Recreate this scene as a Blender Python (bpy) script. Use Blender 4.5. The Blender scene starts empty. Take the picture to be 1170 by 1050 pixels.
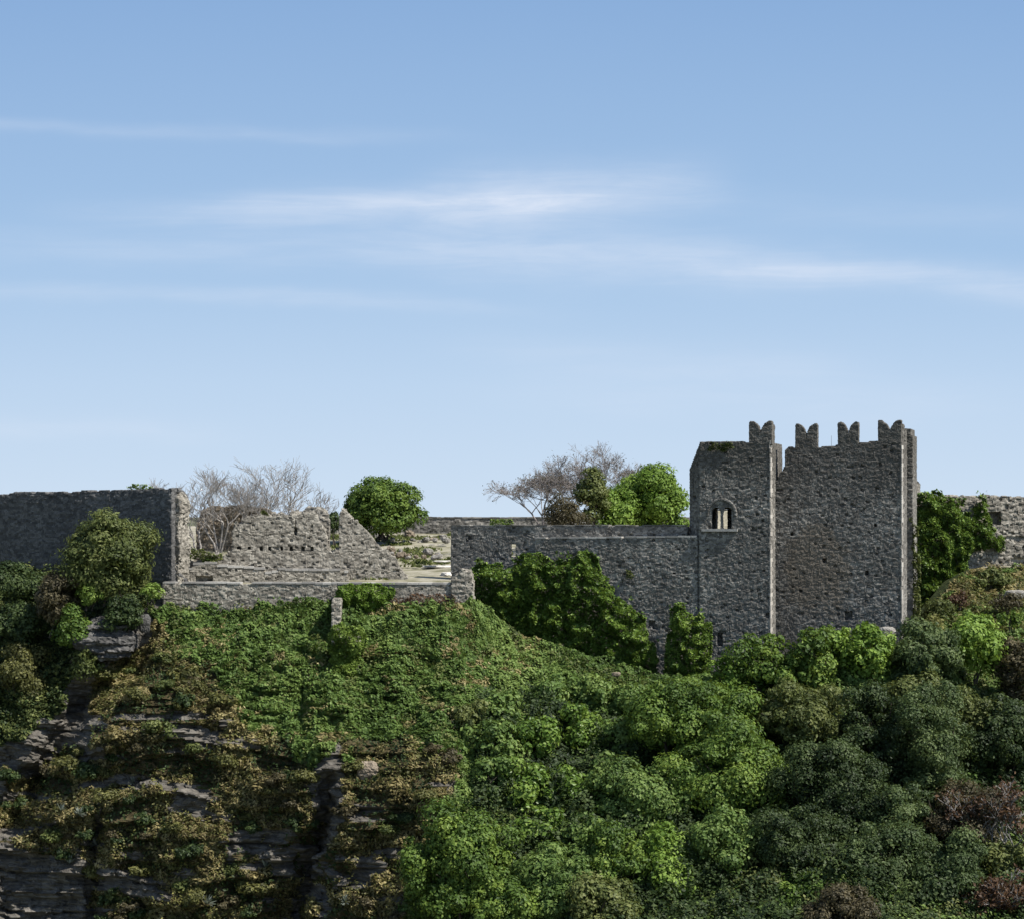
import bpy, math, random
import numpy as np
from mathutils import Vector

# ------------------------------------------------------------------ camera, sky, sun
S = bpy.context.scene
F = 2143.0                     # focal length in photo pixels (the photo is 1170 wide)
CX, HY = 585.0, 588.0          # image centre column, row of the true horizon
SUN_EL, SUN_AZ = 51.0, 25.0    # elevation; degrees from +X (right) towards the viewer

cam_d = bpy.data.cameras.new('camera')
cam = bpy.data.objects.new('camera', cam_d)
S.collection.objects.link(cam)
cam.location = (0, 0, 0)
cam.rotation_euler = (math.radians(90), 0, 0)
cam_d.sensor_fit = 'HORIZONTAL'
cam_d.sensor_width = 36.0
cam_d.lens = 36.0 * F / 1170.0
cam_d.shift_y = (HY - 525.0) / 1170.0
cam_d.clip_start = 1.0
cam_d.clip_end = 60000.0
S.camera = cam

sx = math.cos(math.radians(SUN_EL)) * math.cos(math.radians(SUN_AZ))
sy = -math.cos(math.radians(SUN_EL)) * math.sin(math.radians(SUN_AZ))
sz = math.sin(math.radians(SUN_EL))
sun_d = bpy.data.lights.new('sun', 'SUN')
sun_d.energy = 5.0
sun_d.angle = math.radians(0.53)
sun_d.color = (1.0, 0.95, 0.87)
sun = bpy.data.objects.new('sun', sun_d)
S.collection.objects.link(sun)
sun.rotation_euler = Vector((-sx, -sy, -sz)).to_track_quat('-Z', 'Y').to_euler()

W = bpy.data.worlds.new('World')
S.world = W
W.use_nodes = True
S.view_settings.view_transform = 'Standard'
S.view_settings.look = 'None'
S.view_settings.exposure = 0.56
S.view_settings.gamma = 1.0
S.view_settings.use_curve_mapping = False


class NT:
    """small helper to wire shader nodes"""
    def __init__(s, tree):
        s.t = tree
        s.n = tree.nodes
        s.n.clear()

    def new(s, typ, **kw):
        n = s.n.new(typ)
        for k, v in kw.items():
            setattr(n, k, v)
        return n

    def put(s, sock, v):
        if isinstance(v, bpy.types.NodeSocket):
            s.t.links.new(v, sock)
        else:
            if sock.type == 'RGBA' and len(v) == 3:
                v = (*v, 1.0)
            sock.default_value = v

    def m(s, op, a, b=0.0, c=None, clamp=False):
        n = s.new('ShaderNodeMath', operation=op, use_clamp=clamp)
        s.put(n.inputs[0], a)
        s.put(n.inputs[1], b)
        if c is not None:
            s.put(n.inputs[2], c)
        return n.outputs[0]

    def mix(s, f, a, b, mode='MIX'):
        n = s.new('ShaderNodeMix', data_type='RGBA', blend_type=mode)
        s.put(n.inputs[0], f)
        s.put(n.inputs[6], a)
        s.put(n.inputs[7], b)
        return n.outputs[2]

    def noise(s, vec, scale, detail=4.0, rough=0.55, dist=0.0):
        n = s.new('ShaderNodeTexNoise')
        s.put(n.inputs['Vector'], vec)
        n.inputs['Scale'].default_value = scale
        n.inputs['Detail'].default_value = detail
        n.inputs['Roughness'].default_value = rough
        n.inputs['Distortion'].default_value = dist
        return n.outputs[0]

    def step(s, v, a, b):
        n = s.new('ShaderNodeMapRange', interpolation_type='SMOOTHSTEP')
        s.put(n.inputs[0], v)
        n.inputs[1].default_value = a
        n.inputs[2].default_value = b
        return n.outputs[0]

    def scale(s, vec, sc):
        n = s.new('ShaderNodeMapping')
        s.put(n.inputs[0], vec)
        n.inputs[3].default_value = sc
        return n.outputs[0]

    def ramp(s, f, stops):
        n = s.new('ShaderNodeValToRGB')
        e = n.color_ramp.elements
        while len(e) < len(stops):
            e.new(0.5)
        for i, (p, c) in enumerate(stops):
            e[i].position = p
            e[i].color = (*c, 1.0)
        s.put(n.inputs[0], f)
        return n.outputs[0]


def build_sky():
    q = NT(W.node_tree)
    out = q.new('ShaderNodeOutputWorld')
    bg = q.new('ShaderNodeBackground')
    sky = q.new('ShaderNodeTexSky', sky_type='NISHITA', sun_disc=False)
    sky.sun_elevation = math.radians(SUN_EL)
    sky.sun_rotation = math.atan2(sx, sy)
    sky.altitude = 750.0
    sky.air_density = 1.0
    sky.dust_density = 0.6
    sky.ozone_density = 2.0
    d = q.new('ShaderNodeTexCoord').outputs['Generated']
    sp = q.new('ShaderNodeSeparateXYZ')
    q.put(sp.inputs[0], d)
    yy = q.m('MAXIMUM', sp.outputs[1], 0.05)
    u = q.m('DIVIDE', sp.outputs[0], yy)
    v = q.m('DIVIDE', sp.outputs[2], yy)
    cb = q.new('ShaderNodeCombineXYZ')
    q.put(cb.inputs[0], u)
    q.put(cb.inputs[1], v)
    uv = cb.outputs[0]
    warp = q.m('MULTIPLY', q.m('SUBTRACT', q.noise(q.scale(uv, (6, 14, 1)), 1.0, 4.0), 0.5), 0.030)
    fine = q.step(q.noise(q.scale(uv, (11, 110, 1)), 1.0, 8.0, 0.66, 0.9), 0.30, 0.72)
    puff = q.step(q.noise(q.scale(uv, (22, 60, 1)), 1.0, 5.0, 0.6, 0.3), 0.25, 0.75)
    tex = q.m('ADD', q.m('MULTIPLY', fine, 0.65), q.m('MULTIPLY', puff, 0.35))
    # cirrus streaks: middle column, middle row, slope, half thickness, first and last column, strength (photo pixels turned into directions)
    total = None
    for (pc, pr, sl, w, p0, p1, amp) in (
            (730, 220, -0.03, 28, 440, 870, .50), (540, 234, -.04, 22, 160, 780, .34), (400, 238, -.01, 16, -20, 760, .36), (760, 298, .06, 26, 330, 1080, .42),
            (1060, 322, .05, 17, 560, 1800, .46), (330, 288, 0.01, 18, -200, 700, .26), (180, 340, .03, 9, -300, 700, .26),
            (170, 147, .04, 7, -400, 620, .18), (640, 405, .07, 18, 440, 1050, .22), (700, 452, .03, 22, 450, 1250, .20),
            (80, 486, .02, 12, -300, 330, .24), (900, 240, .02, 16, 700, 1300, .13)):
        uc, vc = (pc - CX) / F, (HY - pr) / F
        line = q.m('MULTIPLY_ADD', q.m('SUBTRACT', u, uc), -sl, vc)
        dv = q.m('DIVIDE', q.m('ADD', q.m('SUBTRACT', v, line), warp), w / F)
        g = q.m('EXPONENT', q.m('MULTIPLY', q.m('MULTIPLY', dv, dv), -0.8))
        a, b = (p0 - CX) / F, (p1 - CX) / F
        win = q.m('MULTIPLY', q.step(u, a, a + (b - a) * .38), q.m('SUBTRACT', 1.0, q.step(u, b - (b - a) * .3, b)))
        t = q.m('MULTIPLY', q.m('MULTIPLY', g, win), amp)
        total = t if total is None else q.m('ADD', total, t)
    f = q.m('MULTIPLY', total, q.m('MULTIPLY_ADD', tex, 0.62, 0.36), clamp=True)
    hs = q.new('ShaderNodeHueSaturation')
    hs.inputs['Saturation'].default_value = 0.92
    q.put(hs.inputs['Color'], sky.outputs[0])
    haze = q.ramp(v, [(0.0, (4.35, 5.25, 6.3)), (0.07, (3.6, 4.7, 6.1)), (0.14, (2.65, 3.92, 5.65)), (0.28, (1.80, 2.98, 4.95)), (0.6, (1.1, 2.1, 4.3))])
    base = q.mix(q.step(v, 0.9, 0.25), hs.outputs[0], haze)       # pale summer haze low in the sky
    col = q.mix(f, base, (5.3, 5.8, 6.7))
    q.put(bg.inputs[0], col)
    bg.inputs[1].default_value = 0.096
    q.t.links.new(bg.outputs[0], out.inputs[0])


build_sky()

# ------------------------------------------------------------------ general helpers
COL = S.collection
RNG = np.random.default_rng(11)


def tag(o, label=None, cat=None, group=None, kind=None):
    for k, v in (('label', label), ('category', cat), ('group', group), ('kind', kind)):
        if v:
            o[k] = v
    return o


def empty(name, loc, label, cat, group=None, rz=0.0):
    o = bpy.data.objects.new(name, None)
    o.empty_display_size = 0.5
    COL.objects.link(o)
    o.location = loc
    o.rotation_euler = (0, 0, rz)
    return tag(o, label, cat, group)


def mesh_obj(name, verts, faces, mats, parent=None, tone=None, smooth=False, midx=None, vcol=None):
    """verts (n,3); faces (m,3|4) array or list of index lists"""
    me = bpy.data.meshes.new(name)
    verts = np.ascontiguousarray(verts, dtype=np.float32)
    if isinstance(faces, np.ndarray):
        k = faces.shape[1]
        lens = np.full(len(faces), k, np.int32)
        idx = faces.ravel().astype(np.int32)
    else:
        lens = np.array([len(f) for f in faces], np.int32)
        idx = np.concatenate([np.asarray(f, np.int32) for f in faces])
    me.vertices.add(len(verts))
    me.vertices.foreach_set('co', verts.ravel())
    me.loops.add(len(idx))
    me.loops.foreach_set('vertex_index', idx)
    me.polygons.add(len(lens))
    st = np.zeros(len(lens), np.int32)
    st[1:] = np.cumsum(lens)[:-1]
    me.polygons.foreach_set('loop_start', st)
    me.polygons.foreach_set('use_smooth', np.full(len(lens), bool(smooth)))
    if not isinstance(mats, (list, tuple)):
        mats = [mats]
    for m in mats:
        me.materials.append(m)
    if midx is not None:
        me.polygons.foreach_set('material_index', np.asarray(midx, np.int32))
    if tone is not None:
        a = me.attributes.new('tone', 'FLOAT', 'FACE')
        a.data.foreach_set('value', np.asarray(tone, np.float32))
    if vcol is not None:
        for nm, vals in vcol.items():
            a = me.attributes.new(nm, 'FLOAT', 'POINT')
            a.data.foreach_set('value', np.asarray(vals, np.float32))
    me.update(calc_edges=True)
    o = bpy.data.objects.new(name, me)
    COL.objects.link(o)
    if parent is not None:
        o.parent = parent
    return o


def P(px, py, Y):
    return np.array([(px - CX) * Y / F, Y, (HY - py) * Y / F])


def hash01(*k):
    h = np.zeros(np.broadcast(*k).shape, np.uint64)
    for i, a in enumerate(k):
        h = h * np.uint64(6364136223846793005) + (np.asarray(a).astype(np.int64).astype(np.uint64) + np.uint64(7919 * (i + 1))) * np.uint64(0x9E3779B97F4A7C15)
        h ^= h >> np.uint64(29)
        h *= np.uint64(0xBF58476D1CE4E5B9)
        h ^= h >> np.uint64(32)
    return (h & np.uint64(0xFFFFFF)).astype(np.float64) / 0xFFFFFF


def vnoise(x, y, z=0.0, seed=0):
    x, y, z = np.broadcast_arrays(np.asarray(x, float), np.asarray(y, float), np.asarray(z, float))
    xi, yi, zi = np.floor(x), np.floor(y), np.floor(z)
    fx, fy, fz = x - xi, y - yi, z - zi
    fx, fy, fz = fx * fx * (3 - 2 * fx), fy * fy * (3 - 2 * fy), fz * fz * (3 - 2 * fz)
    r = 0
    for a in (0, 1):
        for b in (0, 1):
            for c in (0, 1):
                wgt = (fx if a else 1 - fx) * (fy if b else 1 - fy) * (fz if c else 1 - fz)
                r = r + wgt * hash01(xi + a, yi + b, zi + c, np.full(xi.shape, seed))
    return r


def fbm(x, y, z=0.0, seed=0, octv=4):
    r, a, t = 0, 1.0, 0
    for i in range(octv):
        r = r + a * vnoise(np.asarray(x) * 2 ** i, np.asarray(y) * 2 ** i, np.asarray(z) * 2 ** i, seed + i * 17)
        t += a
        a *= 0.5
    return r / t


def inpoly(px, py, poly):
    px, py = np.asarray(px, float), np.asarray(py, float)
    ins = np.zeros(px.shape, bool)
    n = len(poly)
    for i in range(n):
        x0, y0 = poly[i]
        x1, y1 = poly[(i + 1) % n]
        if y0 == y1:
            continue
        c = ((y0 > py) != (y1 > py)) & (px < (x1 - x0) * (py - y0) / (y1 - y0) + x0)
        ins ^= c
    return ins


# ------------------------------------------------------------------ materials
def stone_mat(name, dark, mid, light, stain=0.5, patch=None, top_dark=None, warm=None):
    m = bpy.data.materials.new(name)
    m.use_nodes = True
    q = NT(m.node_tree)
    out = q.new('ShaderNodeOutputMaterial')
    bs = q.new('ShaderNodeBsdfPrincipled')
    co = q.new('ShaderNodeTexCoord').outputs['Object']
    at = q.new('ShaderNodeAttribute', attribute_name='tone').outputs['Fac']
    big = q.noise(co, 0.22, 4.0, 0.6)
    sm = q.noise(co, 4.2, 5.0, 0.7)
    grit = q.noise(co, 9.0, 4.0, 0.7)
    f = q.m('ADD', q.m('MULTIPLY', at, 0.62), q.m('MULTIPLY', sm, 0.42))
    col = q.ramp(f, [(0.16, dark), (0.5, mid), (0.86, light)])
    st = q.step(q.m('ADD', q.m('MULTIPLY', big, .7), q.m('MULTIPLY', q.noise(co, .75, 5.0, .7), .35)), 0.44, 0.64)
    pale = q.step(q.noise(co, .38, 5.0, .68, .5), 0.56, 0.70)
    col = q.mix(q.m('MULTIPLY', pale, stain * .55), col, light)
    col = q.mix(q.m('MULTIPLY', st, stain), col, tuple(c * 0.55 for c in mid))
    st2 = q.step(q.noise(q.scale(co, (1.2, 1.2, 0.16)), 0.9, 4.0, 0.6), 0.52, 0.72)     # rain streaks
    col = q.mix(q.m('MULTIPLY', st2, stain * 0.7), col, tuple(c * 0.6 for c in dark))
    sp = q.new('ShaderNodeSeparateXYZ')
    q.put(sp.inputs[0], co)
    if warm:
        (ux, uz, rx, rz, c, amt) = warm
        a = q.m('DIVIDE', q.m('SUBTRACT', sp.outputs[0], ux), rx)
        b = q.m('DIVIDE', q.m('SUBTRACT', sp.outputs[2], uz), rz)
        r = q.m('SQRT', q.m('ADD', q.m('MULTIPLY', a, a), q.m('MULTIPLY', b, b)))
        r = q.m('ADD', r, q.m('MULTIPLY', q.m('SUBTRACT', q.noise(co, 0.7, 5.0, 0.65), 0.5), 1.5))
        col = q.mix(q.m('MULTIPLY', q.m('SUBTRACT', 1.0, q.step(r, 0.7, 1.15)), amt), col, c)
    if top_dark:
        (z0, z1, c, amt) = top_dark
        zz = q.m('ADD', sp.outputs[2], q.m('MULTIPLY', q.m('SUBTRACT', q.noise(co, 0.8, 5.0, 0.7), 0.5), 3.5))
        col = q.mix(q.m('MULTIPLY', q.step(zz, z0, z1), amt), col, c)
    q.put(bs.inputs['Base Color'], col)
    bs.inputs['Roughness'].default_value = 0.92
    bs.inputs['Specular IOR Level'].default_value = 0.15
    bp = q.new('ShaderNodeBump')
    bp.inputs['Strength'].default_value = 0.6
    bp.inputs['Distance'].default_value = 0.05
    q.put(bp.inputs['Height'], q.m('ADD', q.m('MULTIPLY', sm, 0.8), q.m('MULTIPLY', grit, 0.6)))
    q.t.links.new(bp.outputs[0], bs.inputs['Normal'])
    q.t.links.new(bs.outputs[0], out.inputs[0])
    return m


def leaf_mat(name, c0, c1, c2, transl=0.28, rough=0.55):
    m = bpy.data.materials.new(name)
    m.use_nodes = True
    q = NT(m.node_tree)
    out = q.new('ShaderNodeOutputMaterial')
    bs = q.new('ShaderNodeBsdfPrincipled')
    at = q.new('ShaderNodeAttribute', attribute_name='tone').outputs['Fac']
    col = q.ramp(at, [(0.05, c0), (0.5, c1), (0.95, c2)])
    q.put(bs.inputs['Base Color'], col)
    bs.inputs['Roughness'].default_value = rough
    bs.inputs['Specular IOR Level'].default_value = 0.25
    tr = q.new('ShaderNodeBsdfTranslucent')
    q.put(tr.inputs[0], q.mix(0.5, col, (c2[0], c2[1], c2[2] * 0.6)))
    ms = q.new('ShaderNodeMixShader')
    ms.inputs[0].default_value = transl
    q.t.links.new(bs.outputs[0], ms.inputs[1])
    q.t.links.new(tr.outputs[0], ms.inputs[2])
    q.t.links.new(ms.outputs[0], out.inputs[0])
    return m


def plain_mat(name, c0, c1, scale=1.0, rough=0.9, bump=0.3):
    m = bpy.data.materials.new(name)
    m.use_nodes = True
    q = NT(m.node_tree)
    out = q.new('ShaderNodeOutputMaterial')
    bs = q.new('ShaderNodeBsdfPrincipled')
    co = q.new('ShaderNodeTexCoord').outputs['Object']
    n = q.noise(co, scale, 6.0, 0.65)
    q.put(bs.inputs['Base Color'], q.mix(q.step(n, 0.3, 0.7), c0, c1))
    bs.inputs['Roughness'].default_value = rough
    bs.inputs['Specular IOR Level'].default_value = 0.15
    bp = q.new('ShaderNodeBump')
    bp.inputs['Strength'].default_value = bump
    bp.inputs['Distance'].default_value = 0.1
    q.put(bp.inputs['Height'], q.noise(co, scale * 5, 5.0, 0.7))
    q.t.links.new(bp.outputs[0], bs.inputs['Normal'])
    q.t.links.new(bs.outputs[0], out.inputs[0])
    return m


def cliff_mat():
    m = bpy.data.materials.new('cliff rock and soil')
    m.use_nodes = True
    q = NT(m.node_tree)
    out = q.new('ShaderNodeOutputMaterial')
    bs = q.new('ShaderNodeBsdfPrincipled')
    co = q.new('ShaderNodeTexCoord').outputs['Object']
    green = q.new('ShaderNodeAttribute', attribute_name='green').outputs['Fac']
    dry = q.new('ShaderNodeAttribute', attribute_name='dry').outputs['Fac']
    strata = q.noise(q.scale(co, (0.4, 0.4, 4.2)), 1.0, 8.0, 0.68, 0.5)
    sm = q.noise(co, 1.4, 6.0, 0.65)
    rock = q.ramp(q.m('ADD', q.m('MULTIPLY', strata, 0.65), q.m('MULTIPLY', sm, 0.35)),
                  [(0.30, (.028, .025, .021)), (0.5, (.115, .106, .092)), (0.74, (.29, .272, .24))])
    soil_g = q.ramp(sm, [(0.3, (.016, .024, .010)), (0.7, (.05, .062, .022))])
    soil_d = q.ramp(sm, [(0.3, (.03, .024, .014)), (0.7, (.12, .10, .05))])
    col = q.mix(q.step(q.m('ADD', dry, q.m('MULTIPLY', q.m('SUBTRACT', sm, 0.5), 0.9)), 0.35, 0.75), rock, soil_d)
    col = q.mix(q.step(q.m('ADD', green, q.m('MULTIPLY', q.m('SUBTRACT', sm, 0.5), 0.6)), 0.35, 0.65), col, soil_g)
    q.put(bs.inputs['Base Color'], col)
    bs.inputs['Roughness'].default_value = 0.95
    bs.inputs['Specular IOR Level'].default_value = 0.1
    bp = q.new('ShaderNodeBump')
    bp.inputs['Strength'].default_value = 0.9
    bp.inputs['Distance'].default_value = 0.35
    q.put(bp.inputs['Height'], q.m('ADD', strata, q.m('MULTIPLY', sm, 0.4)))
    q.t.links.new(bp.outputs[0], bs.inputs['Normal'])
    q.t.links.new(bs.outputs[0], out.inputs[0])
    return m


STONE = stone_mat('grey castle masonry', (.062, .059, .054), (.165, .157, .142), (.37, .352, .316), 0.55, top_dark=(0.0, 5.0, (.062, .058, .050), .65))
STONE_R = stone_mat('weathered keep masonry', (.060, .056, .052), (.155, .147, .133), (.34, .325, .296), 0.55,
                    warm=(3.4, -4.6, 2.8, 4.0, (.135, .112, .085), .6), top_dark=(-1.0, 5.0, (.062, .057, .050), .6))
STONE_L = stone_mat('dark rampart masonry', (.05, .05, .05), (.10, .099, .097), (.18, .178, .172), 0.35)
STONE_P = stone_mat('pale ruin masonry', (.075, .068, .057), (.22, .203, .172), (.42, .392, .335), 0.35)
STONE_B = stone_mat('brown rubble masonry', (.10, .083, .062), (.225, .185, .138), (.36, .31, .245), 0.4)
CAP = stone_mat('pale coping stone', (.2, .193, .18), (.32, .308, .285), (.46, .445, .41), 0.15)
QUOIN = stone_mat('dressed sunlit corner stone', (.22, .205, .18), (.38, .355, .32), (.52, .49, .44), 0.15)  # pale colour also carries the sunlit strip on the tower corners
ROCK = stone_mat('limestone boulder', (.12, .115, .105), (.28, .265, .24), (.46, .44, .40), 0.3)
DARKROCK = stone_mat('grey outcrop limestone', (.03, .03, .03), (.08, .078, .075), (.19, .185, .175), 0.5)
PLASTER = plain_mat('pale courtyard plaster', (.30, .28, .21), (.52, .49, .40), 1.6)
PATH = plain_mat('pale trodden paving', (.44, .42, .385), (.66, .64, .60), 0.9)
EARTH = plain_mat('terrace earth and grass', (.13, .125, .07), (.36, .335, .27), 0.5)
VALLEY = plain_mat('far valley fields', (.06, .075, .04), (.16, .15, .09), 0.003)
METAL = plain_mat('dull metal', (.10, .10, .10), (.16, .16, .16), 3.0, 0.5)
BARK = plain_mat('dark bark', (.035, .028, .022), (.10, .085, .07), 3.0)
BARK_PALE = plain_mat('pale grey bark', (.17, .156, .143), (.36, .335, .31), 2.0)
BARK_RED = plain_mat('greyish twigs', (.17, .15, .14), (.33, .30, .285), 2.0)
BARK_WHITE = plain_mat('bleached dead wood', (.16, .15, .14), (.32, .30, .28), 2.0)

L_GREEN = leaf_mat('green creeper leaf', (0.039, 0.070, 0.016), (0.105, 0.173, 0.040), (0.213, 0.285, 0.079))
L_MID = leaf_mat('mid green tree leaf', (0.030, 0.059, 0.012), (0.093, 0.157, 0.027), (0.202, 0.274, 0.050))
L_BRIGHT = leaf_mat('fresh green tree leaf', (0.055, 0.105, 0.013), (0.139, 0.227, 0.033), (0.249, 0.352, 0.069))
L_OLIVE = leaf_mat('olive green shrub leaf', (0.033, 0.048, 0.014), (0.097, 0.122, 0.034), (0.187, 0.205, 0.068))
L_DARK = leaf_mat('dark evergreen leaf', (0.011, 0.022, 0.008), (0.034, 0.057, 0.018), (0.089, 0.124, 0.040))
L_IVY = leaf_mat('glossy ivy leaf', (0.029, 0.060, 0.010), (0.099, 0.171, 0.028), (0.220, 0.302, 0.063), 0.25, 0.42)
L_BROWN = leaf_mat('brownish dull leaf', (.030, .026, .014), (.078, .068, .036), (.16, .135, .07))
L_RUST = leaf_mat('rust red dry leaf', (.036, .020, .012), (.088, .050, .028), (.16, .094, .052))
L_DRY = leaf_mat('dry straw grass', (0.104, 0.085, 0.036), (0.240, 0.203, 0.090), (0.468, 0.406, 0.200))
L_SCRUB = leaf_mat('ochre olive cliff scrub leaf', (0.028, 0.030, 0.011), (0.095, 0.099, 0.032), (0.227, 0.222, 0.069))
L_SILVER = leaf_mat('silver grey rosette leaf', (.11, .13, .11), (.19, .22, .19), (.30, .33, .29))
L_YELLOW = leaf_mat('yellow green leaf', (0.069, 0.111, 0.018), (0.152, 0.227, 0.041), (0.249, 0.331, 0.079))
L_FINE = leaf_mat('fine grey green needle', (0.022, 0.039, 0.013), (0.062, 0.096, 0.032), (0.135, 0.177, 0.063))


# ------------------------------------------------------------------ foliage helpers
def leaf_arrays(Pt, N, size, tone, rng, elong=1.5):
    """one small rhombic leaf (folded a little) per point"""
    n = len(Pt)
    N = N / (np.linalg.norm(N, axis=1, keepdims=True) + 1e-9)
    r = rng.normal(size=(n, 3))
    t = np.cross(N, r)
    t /= (np.linalg.norm(t, axis=1, keepdims=True) + 1e-9)
    b = np.cross(N, t)
    s = np.asarray(size).reshape(-1, 1) if np.ndim(size) else np.full((n, 1), size)
    v = np.empty((n, 4, 3))
    v[:, 0] = Pt - t * s * 0.5 * elong
    v[:, 1] = Pt + b * s * 0.5 + N * s * 0.12
    v[:, 2] = Pt + t * s * 0.5 * elong
    v[:, 3] = Pt - b * s * 0.5 + N * s * 0.12
    f = np.arange(n * 4).reshape(n, 4)
    return v.reshape(-1, 3), f, tone


def leaf_obj(name, Pt, N, size, tone, mat, rng, parent=None, elong=1.5):
    v, f, t = leaf_arrays(Pt, N, size, tone, rng, elong)
    return mesh_obj(name, v, f, mat, parent, tone=t)


def sphere_dirs(n, rng):
    d = rng.normal(size=(n, 3))
    return d / (np.linalg.norm(d, axis=1, keepdims=True) + 1e-9)


def crown_points(rx, ry, rz, rng, clumps, dens, leaf, csize=0.34, bottom=-0.55, fuzz=0.10, uneven=0.35):
    """leaf points and normals of a crown: clumps of leaves spread over an uneven ellipsoid centred at 0"""
    d = sphere_dirs(clumps * 3, rng)
    d = d[d[:, 2] > bottom][:clumps]
    k = len(d)
    ph = rng.uniform(0, 50)
    lump = np.clip(.84 + uneven * 1.5 * (vnoise(d[:, 0] * 1.7 + ph, d[:, 1] * 1.7, d[:, 2] * 1.7, 3) - .5) + rng.uniform(-.14, .14, k), .4, 1.25)
    rad = np.where(rng.random(k) < 0.22, rng.uniform(.25, .6, k), rng.uniform(.70, .92, k)) * lump
    R = np.array([rx, ry, rz])
    C = d * rad[:, None] * R
    mr = (rx * ry * rz) ** (1 / 3)
    cr = mr * csize * np.clip(.9 * np.exp(rng.normal(0, .36, k)), .35, 1.9)
    area = 4 * np.pi * cr ** 2 * 0.75
    cnt = np.maximum(12, (area * dens / (leaf * leaf)).astype(int))
    ci = np.repeat(np.arange(k), cnt)
    n = len(ci)
    e = sphere_dirs(n, rng)
    out = d[ci]
    e = e + out * 0.35 + np.array([0, 0, .22])
    e /= np.linalg.norm(e, axis=1, keepdims=True)
    rr = cr[ci] * (1.0 - np.abs(rng.normal(0, .22, n))) * (1 + rng.normal(0, fuzz, n))
    sq = np.array([1, 1, .82])
    Pt = C[ci] + e * rr[:, None] * sq
    N = e * 1.0 + rng.normal(0, .32, (n, 3)) + np.array([0, 0, .2])
    tone = np.clip(0.5 + rng.normal(0, .13, n) + (rng.random(k)[ci] - .5) * .55, 0, 1)
    return Pt, N, tone


def tube(paths, sides=6):
    """paths: list of (points (k,3), radii (k,)) -> verts, faces"""
    V, Fc, o = [], [], 0
    for pts, rad in paths:
        pts = np.asarray(pts, float)
        k = len(pts)
        tg = np.gradient(pts, axis=0)
        tg /= np.linalg.norm(tg, axis=1, keepdims=True) + 1e-9
        ref = np.array([0.31, 0.95, 0.07])
        a = np.cross(tg, ref)
        a /= np.linalg.norm(a, axis=1, keepdims=True) + 1e-9
        b = np.cross(tg, a)
        an = np.linspace(0, 2 * np.pi, sides, endpoint=False)
        ring = pts[:, None] + (a[:, None] * np.cos(an)[None, :, None] + b[:, None] * np.sin(an)[None, :, None]) * np.asarray(rad)[:, None, None]
        V.append(ring.reshape(-1, 3))
        i = np.arange(k - 1)[:, None] * sides
        j = np.arange(sides)[None]
        j2 = (j + 1) % sides
        q = np.stack([i + j, i + j2, i + sides + j2, i + sides + j], -1).reshape(-1, 4) + o
        Fc.append(q)
        o += k * sides
    return np.concatenate(V), np.concatenate(Fc)


def limb(p0, p1, r0, r1, rng, wob=0.12, k=5, sag=0.0):
    p0, p1 = np.asarray(p0, float), np.asarray(p1, float)
    t = np.linspace(0, 1, k)
    L = np.linalg.norm(p1 - p0)
    pts = p0 + (p1 - p0) * t[:, None] + rng.normal(0, wob * L * .25, (k, 3)) * (np.sin(np.pi * t) ** .8)[:, None]
    pts[:, 2] += sag * L * np.sin(np.pi * t)
    return pts, r0 + (r1 - r0) * t


def plant(name, label, cat, px, py, rx, ry, Y, mat, seed, group=None, leaf=0.22, clumps=60, dens=0.75, depth=None, base=None, bark=None,
          trunk_r=0.16, csize=0.34, elong=1.5, fuzz=0.12, bottom=-0.6, uneven=0.5, stems=3, part='crown', stem_part='trunk', shell=1.0):
    """a tree or shrub whose crown is centred at photo point (px,py) at distance Y; rx, ry are its half sizes in photo pixels"""
    rng = np.random.default_rng(seed)
    c = P(px, py, Y)
    k = Y / F
    RX, RZ = rx * k, ry * k
    RY = depth if depth else min(RX, RZ) * 0.95
    zb = (base if base is not None else -RZ * 1.15)
    root = empty(name, (c[0], c[1], c[2] + zb), label, cat, group)
    leaf = leaf * .88
    Pt, N, tone = crown_points(RX * .93, RY * .93, RZ * .93, rng, clumps, dens, leaf, csize, bottom, fuzz, uneven)
    Pt = Pt - np.array([0, 0, zb])
    size = leaf * rng.uniform(.6, 1.35, len(Pt))
    leaf_obj(part, Pt, N, size, tone, mat, rng, root, elong)
    paths = []
    top = np.array([0, 0, -zb])
    for s in range(stems):
        f = np.array([rng.normal(0, .12) * RX, rng.normal(0, .12) * RX, -0.15])
        mid = top + np.array([rng.normal(0, .22) * RX, rng.normal(0, .22) * RY, -RZ * rng.uniform(.15, .45)])
        paths.append(limb(f, mid, trunk_r, trunk_r * .55, rng))
        for b in range(4):
            e = sphere_dirs(1, rng)[0]
            e[2] = abs(e[2]) * .8 + .1
            tip = top + e * np.array([RX, RY, RZ]) * rng.uniform(.55, .85)
            paths.append(limb(mid, tip, trunk_r * .5, trunk_r * .12, rng, k=4))
    v, f = tube(paths, 6)
    mesh_obj(stem_part, v, f, bark or BARK, root, smooth=True)
    return root


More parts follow.
